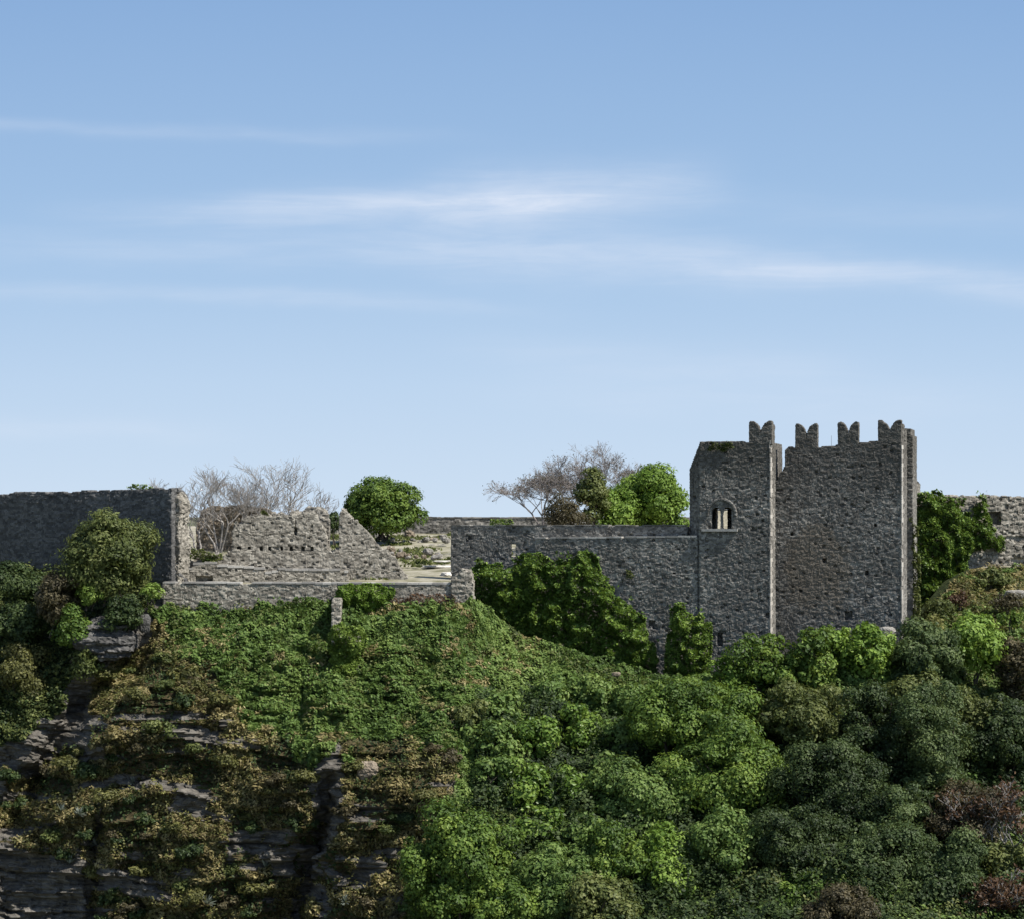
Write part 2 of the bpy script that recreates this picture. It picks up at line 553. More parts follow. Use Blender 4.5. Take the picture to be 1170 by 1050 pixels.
def bare_tree(name, label, cat, px, py, Y, h, spread, mat, seed, stems=3, twig=0.014, group=None, levels=4, leafmat=None, nleaf=0, lsize=.12, lean=0.0, r0=.13):
    rng = np.random.default_rng(seed)
    b = P(px, py, Y)
    root = empty(name, b, label, cat, group)
    trunk, branches, tips = [], [], []

    def grow(p, d, L, r, lv):
        d = d / np.linalg.norm(d)
        q = p + d * L
        pts, rad = limb(p, q, r, max(twig, r * .66), rng, .16, 4)
        (trunk if lv == 0 else branches).append((pts, rad))
        if lv >= levels:
            tips.append(q)
            return
        nb = 3 if lv < 2 else rng.integers(2, 5)
        for i in range(nb):
            e = d * (0.9 if lv else .75) + rng.normal(0, .46, 3) * np.array([1.15, .9, .55]) + np.array([0, 0, .16])
            at = pts[rng.integers(2, 4)]
            grow(at, e, L * rng.uniform(.58, .86), max(twig, r * rng.uniform(.45, .62)), lv + 1)
    for s in range(stems):
        a = (s + .5) / stems * 2 - 1
        d = np.array([a * spread + lean + rng.normal(0, .06), rng.normal(0, .25), 1.0])
        grow(np.array([a * .25, rng.normal(0, .15), -.1]), d, h * rng.uniform(.30, .38), r0 * rng.uniform(.75, 1.1), 0)
    v, f = tube(trunk, 6)
    mesh_obj('trunk', v, f, mat, root, smooth=True)
    v, f = tube(branches, 4)
    mesh_obj('branches', v, f, mat, root, smooth=True)
    if leafmat:
        T = np.array(tips)
        i = rng.integers(0, len(T), nleaf)
        Pt = T[i] + rng.normal(0, .16, (nleaf, 3))
        leaf_obj('leaves', Pt, rng.normal(size=(nleaf, 3)) + [0, -.2, .6], lsize * rng.uniform(.6, 1.3, nleaf), np.clip(rng.normal(.5, .2, nleaf), 0, 1), leafmat, rng, root)
    return root


# ------------------------------------------------------------------ masonry helpers
class Frame:
    """a vertical wall plane: through photo column px at distance Y, turned by th degrees (positive: its face looks to the left)"""
    def __init__(s, px, Y, th, back=0.0):
        s.th = math.radians(th)
        s.c, s.s = math.cos(s.th), math.sin(s.th)
        X = (px - CX) * Y / F
        s.X0, s.Y0 = X + back * s.s, Y + back * s.c

    def u(s, px, y=0.0):
        k = (px - CX) / F
        X0, Y0 = s.X0 + y * s.s, s.Y0 + y * s.c
        return (k * Y0 - X0) / (s.c + k * s.s)

    def z(s, px, py, y=0.0):
        return (HY - py) / F * (s.Y0 + y * s.c - s.u(px, y) * s.s)

    def prof(s, pts, y=0.0):
        a = np.array([(s.u(x, y), s.z(x, yy, y)) for x, yy in pts])
        return lambda U: np.interp(U, a[:, 0], a[:, 1])

    def world(s, u, y, z):
        return np.stack([s.X0 + u * s.c + y * s.s, s.Y0 - u * s.s + y * s.c, np.broadcast_to(z, np.shape(u))], -1)

    def root(s, name, label, cat, z, group=None):
        return empty(name, (s.X0, s.Y0, 0), label, cat, group, -s.th)


def voxel_wall(name, mat, parent, box, mask_fn, vox=0.1, rough=0.05, stone=(0.30, 0.165), seed=1, jit=0.010, smooth=1, fr=None):
    """masonry solid: cells of box (u0,u1,y0,y1,z0,z1) kept where mask_fn is true; every stone of the coursing is pushed in or out and has its own tone"""
    u0, u1, y0, y1, z0, z1 = box
    nx, ny, nz = max(1, round((u1 - u0) / vox)), max(1, round((y1 - y0) / vox)), max(1, round((z1 - z0) / vox))
    ds = np.array([(u1 - u0) / nx, (y1 - y0) / ny, (z1 - z0) / nz])
    U = (u0 + (np.arange(nx) + .5) * ds[0])[:, None, None]
    Yl = (y0 + (np.arange(ny) + .5) * ds[1])[None, :, None]
    Z = (z0 + (np.arange(nz) + .5) * ds[2])[None, None, :]
    M = np.broadcast_to(mask_fn(U, Yl, Z), (nx, ny, nz))
    Mp = np.zeros((nx + 2, ny + 2, nz + 2), bool)
    Mp[1:-1, 1:-1, 1:-1] = M
    st = np.array([(ny + 1) * (nz + 1), nz + 1, 1])
    quads, norms = [], []
    for ax in range(3):
        for sg in (1, -1):
            nb = np.roll(Mp, -sg, axis=ax)
            fc = np.argwhere((Mp & ~nb)[1:-1, 1:-1, 1:-1])
            if len(fc) == 0:
                continue
            o1, o2 = [a for a in range(3) if a != ax]
            base = fc.copy()
            if sg == 1:
                base[:, ax] += 1
            cs = []
            for (a, b) in ((0, 0), (1, 0), (1, 1), (0, 1)):
                c = base.copy()
                c[:, o1] += a
                c[:, o2] += b
                cs.append(c @ st)
            qd = np.stack(cs, -1)
            if (sg == 1) == (ax == 1):
                qd = qd[:, ::-1]
            quads.append(qd)
            nn = np.zeros((len(fc), 3))
            nn[:, ax] = sg
            norms.append(nn)
    Q = np.concatenate(quads)
    NN = np.concatenate(norms)
    ids, inv = np.unique(Q, return_inverse=True)
    Q = inv.reshape(Q.shape)
    V = np.stack([ids // st[0], (ids // st[1]) % (ny + 1), ids % (nz + 1)], -1) * ds + np.array([u0, y0, z0])
    VN = np.zeros_like(V)
    for k in range(4):
        np.add.at(VN, Q[:, k], NN)
    VN /= np.linalg.norm(VN, axis=1, keepdims=True) + 1e-9
    for _ in range(smooth):
        acc = np.zeros_like(V)
        cnt = np.zeros(len(V))
        for k in range(4):
            a, b = Q[:, k], Q[:, (k + 1) % 4]
            np.add.at(acc, a, V[b])
            np.add.at(acc, b, V[a])
            np.add.at(cnt, a, 1)
            np.add.at(cnt, b, 1)
        V = V * .5 + .5 * acc / cnt[:, None]

    def stone_id(p):
        side = np.abs(VNf(p)) if False else 0
        zz = p[:, 2] + (vnoise(p[:, 0] * .6, p[:, 1] * .6, p[:, 2] * .2, seed) - .5) * .25 + (vnoise(p[:, 0] * 2.2, p[:, 1] * 2.2, p[:, 2] * 1.5, seed + 40) - .5) * .22
        row = np.floor(zz / stone[1])
        off = hash01(row, np.full(len(p), seed)) * 3
        wd = stone[0] * (0.7 + .7 * hash01(row, np.full(len(p), seed + 5)))
        jn = (vnoise(p[:, 0] * 1.7, p[:, 2] * 4, p[:, 1] * 1.7, seed + 9) - .5) * .25
        return row, np.floor((p[:, 0] + off + jn) / wd), np.floor((p[:, 1] + off + jn) / wd)
    a, b, c = stone_id(V)
    h = hash01(a, b, c, np.full(len(V), seed + 1))
    big = fbm(V[:, 0] * .35, V[:, 1] * .35, V[:, 2] * .35, seed + 3, 3) - .5
    dsp = (h - .55) * 2 * rough + big * rough * 2.2
    rng = np.random.default_rng(seed)
    V = V + VN * dsp[:, None] + rng.normal(0, jit, V.shape)
    ctr = V[Q].mean(1)
    a, b, c = stone_id(ctr)
    tone = np.clip(hash01(a, b, c, np.full(len(ctr), seed + 2)) * .8 + .1 + rng.normal(0, .10, len(ctr)), 0, 1)
    return mesh_obj(name, V, Q, mat, parent, tone=tone)


def gaps(U, Y, Z, p, seed, depth=.16):
    """stones that have dropped out of the face"""
    zz = Z + (vnoise(U * .8, Z * .5, 0, seed) - .5) * .3
    row = np.floor(zz / .19)
    col = np.floor(U / .27 + hash01(row, np.full(row.shape, seed)) * 5)
    pp = p * (.3 + 1.6 * fbm(U * .35, Z * .35, 0, seed + 3, 2))
    return (hash01(row, col, np.full(np.broadcast(row, col).shape, seed + 1)) < pp) & (Y < depth)


def box_mesh(boxes):
    V, Fc, o = [], [], 0
    for (x0, x1, y0, y1, z0, z1) in boxes:
        V.append(np.array([(x0, y0, z0), (x1, y0, z0), (x1, y1, z0), (x0, y1, z0), (x0, y0, z1), (x1, y0, z1), (x1, y1, z1), (x0, y1, z1)]))
        Fc.append(np.array([(0, 3, 2, 1), (4, 5, 6, 7), (0, 1, 5, 4), (1, 2, 6, 5), (2, 3, 7, 6), (3, 0, 4, 7)]) + o)
        o += 8
    return np.concatenate(V), np.concatenate(Fc)


def rock_mesh(rx, ry, rz, seed, strata=0.0, n=26):
    """an angular, weathered boulder: a rounded box lattice pushed about by noise, with bedding steps"""
    th = np.linspace(0, np.pi, n)
    ph = np.linspace(0, 2 * np.pi, n * 2, endpoint=False)
    T, H = np.meshgrid(th, ph, indexing='ij')
    d = np.stack([np.sin(T) * np.cos(H), np.sin(T) * np.sin(H), np.cos(T)], -1).reshape(-1, 3)
    sq = d / (np.abs(d) ** 3.2).sum(1, keepdims=True) ** (1 / 3.2)
    r = .72 + .55 * fbm(d[:, 0] * 1.5 + seed, d[:, 1] * 1.5, d[:, 2] * 1.5, seed, 4)
    v = sq * r[:, None] * np.array([rx, ry, rz])
    r = r + .16 * (fbm(d[:, 0] * 6 + seed, d[:, 1] * 6, d[:, 2] * 9, seed + 5, 3) - .5)
    v = sq * r[:, None] * np.array([rx, ry, rz])
    if strata:
        row = np.floor((v[:, 2] + .15 * vnoise(v[:, 0], v[:, 1], 0, seed)) / strata)
        f = 1 + (hash01(row, np.full(len(v), seed)) - .5) * .26
        v[:, :2] *= f[:, None]
    v += np.random.default_rng(seed).normal(0, .012 * min(rx, rz), v.shape)
    i = np.arange(n - 1)[:, None] * (2 * n)
    j = np.arange(2 * n)[None]
    j2 = (j + 1) % (2 * n)
    q = np.stack([i + j, i + 2 * n + j, i + 2 * n + j2, i + j2], -1).reshape(-1, 4)
    return v, q


def rock(name, label, px, py, rx, ry, Y, seed, mat=None, group=None, strata=0.0, cat='rock', depth=None, n=26):
    c = P(px, py, Y)
    k = Y / F
    v, q = rock_mesh(rx * k, depth or min(rx, ry) * k, ry * k, seed, strata, n)
    tone = np.clip(.5 + np.random.default_rng(seed).normal(0, .2, len(q)), 0, 1)
    o = mesh_obj(name, v, q, mat or ROCK, None, tone=tone)
    o.location = c
    return tag(o, label, cat, group)


# ------------------------------------------------------------------ terrain
ANCH = np.array([
    # photo column, row, distance of the hillside there
    (-260, 650, 173), (-120, 655, 167.5), (0, 655, 161.4), (100, 655, 157.2), (185, 690, 150.5), (300, 700, 149.8), (380, 702, 149.2), (460, 700, 148.6), (535, 700, 148.3), (560, 712, 150.5),
    (600, 732, 153), (660, 758, 151.5), (720, 778, 150.5), (800, 784, 149.0), (886, 755, 147.5), (960, 745, 147.0), (1040, 730, 148.5),
    (1062, 690, 158), (1110, 662, 164), (1170, 660, 165), (1300, 655, 166), (1430, 650, 167),
    (0, 720, 152), (60, 720, 151), (130, 735, 148.2), (185, 740, 147.0), (240, 760, 144.8), (300, 770, 144.4), (380, 775, 144.4), (450, 775, 144.4), (540, 775, 145.2),
    (620, 800, 146), (700, 824, 145.2), (800, 832, 143.5), (900, 800, 143.5), (1000, 800, 142.5), (1100, 760, 149), (1170, 740, 152), (1400, 760, 150),
    (0, 800, 147.0), (50, 800, 146.4), (110, 790, 144.5), (170, 800, 142.6), (240, 820, 141.4), (300, 850, 139.7), (350, 880, 138.2), (400, 850, 138.6), (450, 860, 137.4), (520, 860, 138.0),
    (600, 880, 138.6), (700, 900, 137), (820, 900, 136.5), (950, 900, 134.5), (1080, 880, 137), (1170, 880, 139), (1400, 900, 138),
    (0, 900, 143.8), (50, 880, 143.0), (120, 880, 141.4), (200, 900, 140.0), (280, 930, 138.4), (330, 950, 137.4), (400, 950, 135.4), (460, 950, 134.6), (520, 960, 133.6),
    (620, 980, 131), (760, 980, 129.6), (900, 990, 127.5), (1050, 980, 127.6), (1170, 980, 130), (1400, 1000, 128),
    (-150, 800, 151), (-150, 960, 146), (0, 970, 142.4), (60, 990, 141.6), (110, 1020, 140.6), (180, 1030, 139.0), (260, 1040, 137.6), (330, 1050, 136.4), (400, 1060, 134),
    (470, 1060, 131), (600, 1060, 126), (800, 1060, 122.5), (1000, 1060, 120.5), (1200, 1060, 122), (1430, 1080, 120),
    (-200, 1250, 142), (0, 1250, 139.5), (200, 1250, 135), (330, 1250, 132), (450, 1250, 125), (700, 1250, 108), (1000, 1250, 104), (1400, 1250, 104),
], float)


def tps_fit(x, y, v):
    n = len(x)
    def U(r2):
        return np.where(r2 > 0, r2 * np.log(r2 + 1e-12), 0)
    r2 = (x[:, None] - x) ** 2 + (y[:, None] - y) ** 2
    A = np.zeros((n + 3, n + 3))
    A[:n, :n] = U(r2) + np.eye(n) * 1e-4
    A[:n, n:] = np.stack([np.ones(n), x, y], 1)
    A[n:, :n] = A[:n, n:].T
    w = np.linalg.solve(A, np.concatenate([v, np.zeros(3)]))

    def ev(X, Y):
        out = w[n] + w[n + 1] * X + w[n + 2] * Y
        for i in range(n):
            out = out + w[i] * U((X - x[i]) ** 2 + (Y - y[i]) ** 2)
        return out
    return ev


TPS = tps_fit(ANCH[:, 0] / 300, ANCH[:, 1] / 300, ANCH[:, 2])


def seg_dist(px, py, line):
    """signed distance to a polyline (negative on its left going down) and the share of its length"""
    best = np.full(px.shape, 1e9)
    sgn = np.zeros(px.shape)
    tt = np.zeros(px.shape)
    n = len(line) - 1
    for i in range(n):
        a, b = np.array(line[i], float), np.array(line[i + 1], float)
        d = b - a
        t = np.clip(((px - a[0]) * d[0] + (py - a[1]) * d[1]) / (d @ d), 0, 1)
        ex, ey = px - a[0] - t * d[0], py - a[1] - t * d[1]
        r = np.hypot(ex, ey)
        m = r < best
        best = np.where(m, r, best)
        sgn = np.where(m, np.sign(d[1] * ex - d[0] * ey), sgn)
        tt = np.where(m, (i + t) / n, tt)
    return best, sgn, tt


GREEN = [(170, 690), (380, 680), (545, 680), (600, 690), (760, 700), (1030, 680), (1200, 620), (1500, 620), (1500, 1400), (500, 1400), (470, 1000), (520, 900), (500, 860), (440, 852), (400, 858), (352, 885), (310, 850), (262, 800), (235, 762), (178, 722)]
DRY = [(110, 775), (178, 722), (235, 762), (262, 800), (310, 850), (352, 885), (372, 930), (350, 1060), (330, 1400), (100, 1400), (105, 1000), (90, 965), (-300, 985), (-300, 890), (10, 890), (70, 850)]
DRY2 = [(400, 858), (440, 852), (500, 860), (520, 900), (470, 1000), (500, 1400), (360, 1400), (372, 1000), (388, 920)]
LEFTG = [(-400, 560), (150, 560), (180, 690), (150, 700), (95, 745), (60, 800), (30, 850), (-300, 870)]
CLEFT = [(375, 872), (374, 920), (360, 980), (343, 1070), (330, 1250)]
GULLY = [(178, 738), (140, 770), (95, 800), (72, 842), (50, 880), (10, 930)]
CRACK = [(112, 920), (108, 980), (104, 1060), (100, 1250)]


def hill_depth(px, py):
    Y = TPS(px / 300, py / 300)
    k = Y / F
    X, Z = (px - CX) * k, (HY - py) * k
    left = 1 / (1 + np.exp((px - 520) / 25))                       # rocky part of the hill
    low = 1 / (1 + np.exp(-(py - 745) / 15))
    rk = left * low
    Y = Y + (fbm(X * .22, Z * .25, 0, 5, 4) - .5) * (2.2 + 1.6 * rk)
    Y = Y + (fbm(X * .8, Z * .8, 0, 25, 3) - .5) * (.9 + .6 * rk)
    Y = Y + rk * (fbm(X * 2.6, Z * 2.6, 0, 35, 2) - .5) * .45
    # bedding ledges
    zz = Z + (fbm(X * .12, Z * .1, 0, 40, 3) - .5) * 2.4
    for (h, amp, sd) in ((1.35, .85, 1), (.55, .42, 2), (.27, .2, 3)):
        row = np.floor(zz / h)
        fr = zz / h - row
        b0 = hash01(row, np.floor(X / (h * 4.0) + hash01(row, np.full(row.shape, sd)) * 9), np.full(row.shape, sd)) - .5
        b1 = hash01(row + 1, np.floor(X / (h * 4.0) + hash01(row + 1, np.full(row.shape, sd)) * 9), np.full(row.shape, sd)) - .5
        s = np.clip((fr - .75) / .25, 0, 1)
        Y = Y + rk * amp * (b0 * (1 - s) + b1 * s)
        Y = Y + rk * amp * .55 * (fr - .5)                         # each bed leans back at its top: small treads
    # clefts
    d, s, t = seg_dist(px, py, CLEFT)
    sd = d * s + (fbm(Z * .7, Z * .3, 0, 66, 3) - .5) * 14
    Y = Y + (.8 + 3.4 * np.clip(t * 2.2, 0, 1)) * np.where(sd > 0, np.exp(-(sd / 4.0) ** 2), np.exp(-(sd / (8 + 34 * t)) ** 2)) * np.clip(t * 9, 0, 1)
    d, s, t = seg_dist(px, py, GULLY)
    Y = Y + 3.6 * np.exp(-(d / np.where(s < 0, 15, 20)) ** 2) * np.clip(t * 6 + .25, 0, 1)
    d, s, t = seg_dist(px, py, CRACK)
    Y = Y + 1.7 * np.exp(-(d / 9) ** 2) * np.clip(t * 12, 0, 1)
    return Y


def top_row(px):
    return np.interp(px, [-300, 60, 150, 190, 545, 600, 790, 880, 1030, 1048, 1064, 1090, 1112, 1500], [645, 645, 652, 690, 692, 730, 782, 758, 738, 728, 700, 668, 652, 645])


NX, NV = 720, 330
gx = np.linspace(-300, 1480, NX)
gv = np.linspace(0, 1, NV) ** 1.12
GXp = np.repeat(gx[:, None], NV, 1)
GYp = top_row(gx)[:, None] + (1290 - top_row(gx))[:, None] * gv[None]
GD = hill_depth(GXp, GYp)
HP = np.stack([(GXp - CX) * GD / F, GD, (HY - GYp) * GD / F], -1)
_rk = 1 / (1 + np.exp((GXp - 520) / 25)) / (1 + np.exp(-(GYp - 745) / 15))
_bed = np.floor(HP[..., 2] / .5 + (fbm(HP[..., 0] * .1, HP[..., 2] * .1, 0, 77, 2) - .5) * 2)
HP[..., 0] += _rk * ((fbm(HP[..., 1] * .6, HP[..., 2] * 1.1, 0, 55, 3) - .5) * 1.1 + (hash01(_bed, np.floor(HP[..., 1] / 1.6), np.full(_bed.shape, 4)) - .5) * .5)


def soft(poly, x, y):
    n = (fbm(x / 40, y / 40, 0, 70, 3) - .5) * 50
    m = (fbm(x / 40, y / 40, 0, 90, 3) - .5) * 50
    return inpoly(x + n, y + m, poly)


M_GREEN = soft(GREEN, GXp, GYp)
M_DRY = soft(DRY, GXp, GYp) | soft(DRY2, GXp, GYp)
M_LEFT = soft(LEFTG, GXp, GYp)
bare = np.zeros_like(M_DRY)
for poly in ([(72, 782), (112, 776), (100, 850), (70, 850)], [(-300, 985), (92, 965), (106, 1000), (104, 1300), (-300, 1300)], [(195, 828), (262, 826), (262, 848), (195, 852)],
             [(120, 1000), (180, 1000), (180, 1020), (120, 1020)], [(255, 955), (345, 955), (340, 985), (255, 985)], [(375, 985), (440, 975), (430, 1000), (375, 1010)]):
    bare |= soft(poly, GXp, GYp)
d_c, s_c, t_c = seg_dist(GXp, GYp, CLEFT)
_sd = d_c * s_c + (fbm(GXp / 30, GYp / 22, 0, 66, 3) - .5) * 22
bare |= (_sd < 5) & (_sd > -4 - 28 * t_c) & (fbm(GXp / 16, GYp / 12, 0, 67, 3) < .56)
d_c, _, t_c = seg_dist(GXp, GYp, CRACK)
bare |= (d_c < 5) & (fbm(GXp / 12, GYp / 12, 0, 68, 3) < .55)
bare |= M_DRY & (fbm(GXp / 52, GYp / 13, 0, 81, 4) > .66) & (GYp > 800)
M_DRY &= ~bare
M_GREEN &= ~bare

verts = HP.reshape(-1, 3)
ii = (np.arange(NX - 1)[:, None] * NV + np.arange(NV - 1)[None]).reshape(-1)
hq = np.stack([ii, ii + 1, ii + NV + 1, ii + NV], -1)
# top lip: run back level under the walls; foot: run down to the valley floor
lip = HP[:, 0] + np.array([0, 4.0, .1])
foot = HP[:, -1] * np.array([1.0, 0, 0]) + np.stack([np.zeros(NX), HP[:, -1, 1] - 22, np.full(NX, -62.0)], -1)
n0 = len(verts)
verts = np.concatenate([verts, lip, foot])
a = np.arange(NX - 1)
hq = np.concatenate([hq, np.stack([n0 + a, a * NV, (a + 1) * NV, n0 + a + 1], -1),
                     np.stack([a * NV + NV - 1, n0 + NX + a, n0 + NX + a + 1, (a + 1) * NV + NV - 1], -1)])
pad = np.zeros(2 * NX)
hill = mesh_obj('cliff_hillside', verts, hq, cliff_mat(), None,
                vcol={'green': np.concatenate([(M_GREEN | M_LEFT).reshape(-1).astype(float), pad + 1]), 'dry': np.concatenate([M_DRY.reshape(-1).astype(float), pad])})
tag(hill, 'steep layered limestone cliff and green slope below the castle', 'cliff', None, 'structure')


def zg(X, Y):
    return -5.66 + np.clip(Y - 156.5, 0, 60) * .074 + (vnoise(np.asarray(X) * .25, np.asarray(Y) * .25, 0, 8) - .5) * .25


tx = np.linspace(-75, 75, 301)
ty = np.concatenate([np.linspace(0, 1, 120), np.linspace(1.1, 2.6, 12)])
# the front edge of the terrace stays inside the thickness of the walls that hold it
t18, t21 = math.tan(math.radians(18)), math.tan(math.radians(26))
edge_y = np.where(tx < -27.4, 154.6 + (-27.4 - tx) * t21, np.where(tx < -4.9, 150.4, np.where(tx < 14, 151.3 + (20.65 - tx) * t18, np.where(tx < 33.2, 157.5, 168.7))))
TX = np.repeat(tx[:, None], len(ty), 1)
TY = edge_y[:, None] + (215 - edge_y)[:, None] * ty[None]
TZ = np.where(TY > 216, zg(TX, TY) - (TY - 216) * .6, zg(TX, TY))
ii = (np.arange(300)[:, None] * len(ty) + np.arange(len(ty) - 1)[None]).reshape(-1)
terr = mesh_obj('terrace_ground', np.stack([TX, TY, TZ], -1).reshape(-1, 3), np.stack([ii, ii + len(ty), ii + len(ty) + 1, ii + 1], -1), EARTH, smooth=True)
tag(terr, 'grassy earth terrace behind the low retaining wall', 'ground', None, 'structure')

vv, ff = np.array([(-30000, -3000, -62), (30000, -3000, -62), (30000, 50000, -62), (-30000, 50000, -62)], float), np.array([(0, 1, 2, 3)])
tag(mesh_obj('valley_ground', vv, ff, VALLEY), 'wide valley floor far below the castle', 'ground', None, 'structure')

# pale trodden path and a second strip further back
def ground_sheet(name, pts, mat, label, lift, cat='path'):
    """pts: photo points of the outline lying on the terrace"""
    w = []
    for px, py in pts:
        Y = 165.0
        for _ in range(40):
            X = (px - CX) * Y / F
            Y = np.clip(F * (float(zg(X, Y)) + lift) / (HY - py), 150.6, 214)
        w.append(((px - CX) * Y / F, Y))
    w = np.array(w)
    # fill by a fine grid clipped to the outline
    x0, y0 = w.min(0)
    x1, y1 = w.max(0)
    nx, ny = max(2, int((x1 - x0) / .22)), max(2, int((y1 - y0) / .22))
    gx_, gy_ = np.meshgrid(np.linspace(x0, x1, nx), np.linspace(y0, y1, ny), indexing='ij')
    wob = (fbm(gx_ * .9, gy_ * .9, 0, 61, 3) - .5) * .9
    keep = inpoly(gx_ + wob, gy_ + wob, [tuple(p) for p in w])
    v = np.stack([gx_, gy_, zg(gx_, gy_) + lift], -1).reshape(-1, 3)
    i = (np.arange(nx - 1)[:, None] * ny + np.arange(ny - 1)[None]).reshape(-1)
    q = np.stack([i, i + ny, i + ny + 1, i + 1], -1)
    q = q[keep.reshape(-1)[q].all(1)]
    return tag(mesh_obj(name, v, q, mat, smooth=True), label, cat, None, 'structure')


ground_sheet('path', [(452, 668), (458, 652), (452, 642), (462, 639), (490, 637), (505, 633), (517, 630), (517, 640), (517, 667)], PATH, 'pale trodden path between the ruin and the curtain wall', .09)

# ------------------------------------------------------------------ castle: two towers
TA = Frame(880, 150.0, 18.0)                  # front plane of the left tower; u runs to the right, y into the depth
r_l = TA.root('square_tower', 'dark grey stone tower with twin arched window and one swallow-tail merlon', 'tower', 0)
uL = TA.u(783)
Zt = TA.prof([(783, 536), (800, 505), (856, 505), (880, 505)])
zs = TA.z(824, 604)
ucw = TA.u(824.5)
chf = TA.u(800) - uL


def arch_open(U, Z, uc, hw, z0, z1):
    """rectangle with a round head"""
    return (np.abs(U - uc) < hw) & (Z > z0) & ((Z < z1) | ((U - uc) ** 2 + (Z - z1) ** 2 < hw * hw))


def left_tower(U, Y, Z):
    m = (Z < Zt(U)) & ((U - uL) > chf * (1 - Y / 1.6))
    shell = ((Z > zs + 2.4) & (Z < zs + 2.75)) | (Y > 4.6) | (Y < 1.15) | (U > -1.1) | (U < uL + np.where(Y < 1.7, 1.9, .9)) | (Z < -4.2)  # back wall and ceiling slab added to darken the room behind the window
    m = m & shell
    win = arch_open(U, Z, ucw - .47, .36, zs, zs + 1.35) | arch_open(U, Z, ucw + .47, .36, zs, zs + 1.35)
    win = (win & (Y < .45)) | ((np.abs(U - ucw) < 1.0) & (Z > zs - .02) & (Z < zs + 1.75) & (Y >= .45) & (Y < 1.3))
    rear = (np.abs(U - TA.u(825.2, 5.1)) < .5) & (Y > 4.5) & (Z > zs - 1.5) & (Z < zs + 1.62)     # back opening added so only the middle of the window looks bright
    hole = (np.abs(U - TA.u(822)) < .22) & (np.abs(Z - TA.z(822, 730)) < .55) & (Y < .7)
    hole |= (np.abs(U - TA.u(792)) < .16) & (np.abs(Z - TA.z(792, 568)) < .16) & (Y < 1.2)
    return m & ~win & ~hole & ~rear & ~gaps(U, Y, Z, .035, 301)


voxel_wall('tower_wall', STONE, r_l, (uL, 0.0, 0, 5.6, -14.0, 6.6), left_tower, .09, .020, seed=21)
# dressed quoins, coloured pale to brighten the sunlit strip of the right corner
qb = []
z = -13.5
i = 0
while z < 5.7:
    h = .30 + .12 * ((i * 7) % 5) / 5
    qb.append((-.02 - .012 * (i % 3), .035 + .012 * (i % 2) - (.09 if hash01(np.array(i), np.array(5)) < .22 else 0), -.012 - .008 * ((i * 3) % 4), .55 if i % 2 else .95, z, z + h - .012))
    z += h
    i += 1
v, f = box_mesh(qb)
mesh_obj('corner_quoins', v, f, QUOIN, r_l, tone=np.repeat(RNG.random(len(qb)), 6))


def merlon(root, fr, p0, p1, ptop, pbase, y0, thick, seed, mat, notch=.58, slim=None):
    """swallow-tail merlon: two horns that curve down to a notch in the middle"""
    a, b = fr.u(p0, y0), fr.u(p1, y0)
    zb, zt = fr.z((p0 + p1) / 2, pbase, y0) - .25, fr.z((p0 + p1) / 2, ptop, y0)
    w = b - a
    H = zt - zb

    def fn(U, Y, Z):
        t = np.abs((U - (a + b) / 2) / (w / 2))             # 0 at the notch, 1 at the outer edges
        t = np.clip(t, 0, 1)
        drop = notch * H * (1 - np.sqrt(np.clip(1 - ((t - .88) / .88) ** 2, 0, 1))) + notch * H * .12 * np.clip((t - .88) / .12, 0, 1) ** 2
        return Z < zt - drop + 0 * Y - .30 * np.clip(vnoise(U * 3.1 + seed * 7.7, Y * 3, 0, seed) - .55, 0, 1)
    return voxel_wall('merlon', mat, root, (a, b, y0, y0 + thick, zb, zt + .05), fn, .055, .018, (.34, .2), seed, .006, 1)


merlon(r_l, TA, 855.5, 882, 481, 505, 0.0, .75, 31, STONE)
# the merlon's return along the right side, behind it
voxel_wall('parapet', STONE, r_l, (-.62, 0.0, .78, 2.2, TA.z(880, 507), TA.z(882, 484)), lambda U, Y, Z: np.ones(np.broadcast(U, Y, Z).shape, bool), .1, .04, seed=33)
voxel_wall('parapet', STONE, r_l, (-1.6, TA.u(892.5, 5.65), 5.65, 6.3, TA.z(890, 560), TA.z(890, 507)), lambda U, Y, Z: np.ones(np.broadcast(U, Y, Z).shape, bool), .1, .04, seed=34)
# twin arched window: column, sill, hood moulding
w_root = bpy.data.objects.new('window', None)
COL.objects.link(w_root)
w_root.parent = r_l
pts = [(ucw, .22, zs + k) for k in (0, .06, .1, .75, 1.2, 1.24, 1.4, 1.5)]
v, f = tube([(pts, [.15, .15, .085, .08, .085, .12, .16, .17])], 12)
mesh_obj('colonnette', v, f, CAP, w_root, tone=np.full(len(f), .6))
v, f = box_mesh([(TA.u(802), TA.u(843), -.20, .34, zs - .2, zs - .005)])
mesh_obj('window_sill', v, f, CAP, w_root, tone=np.full(len(f), .7))


def hood(U, Y, Z):
    r = np.sqrt((U - ucw) ** 2 + ((Z - (zs + 1.15)) * .95) ** 2)
    return (r > 1.06) & (r < 1.26) & (Z > zs + 1.05) & (Y < 9)


voxel_wall('hood_moulding', STONE, w_root, (ucw - 1.35, ucw + 1.35, -.10, .1, zs + .9, zs + 2.6), hood, .05, .012, (.2, .2), 35, .006, 2)

TB_Y = 2.4
r_r = TA.root('battlemented_tower', 'tall grey stone tower with three swallow-tail merlons above a brown stained face', 'tower', 0)
uB0, uB1 = TA.u(884, TB_Y), TA.u(1030, TB_Y)
Bt = TA.prof([(884, 549), (888, 545), (893, 539), (896, 533), (897.3, 513), (901, 511), (934, 511), (957, 509), (981, 508), (982, 506), (1001, 504), (1030, 504)], TB_Y)
dB = 4.1


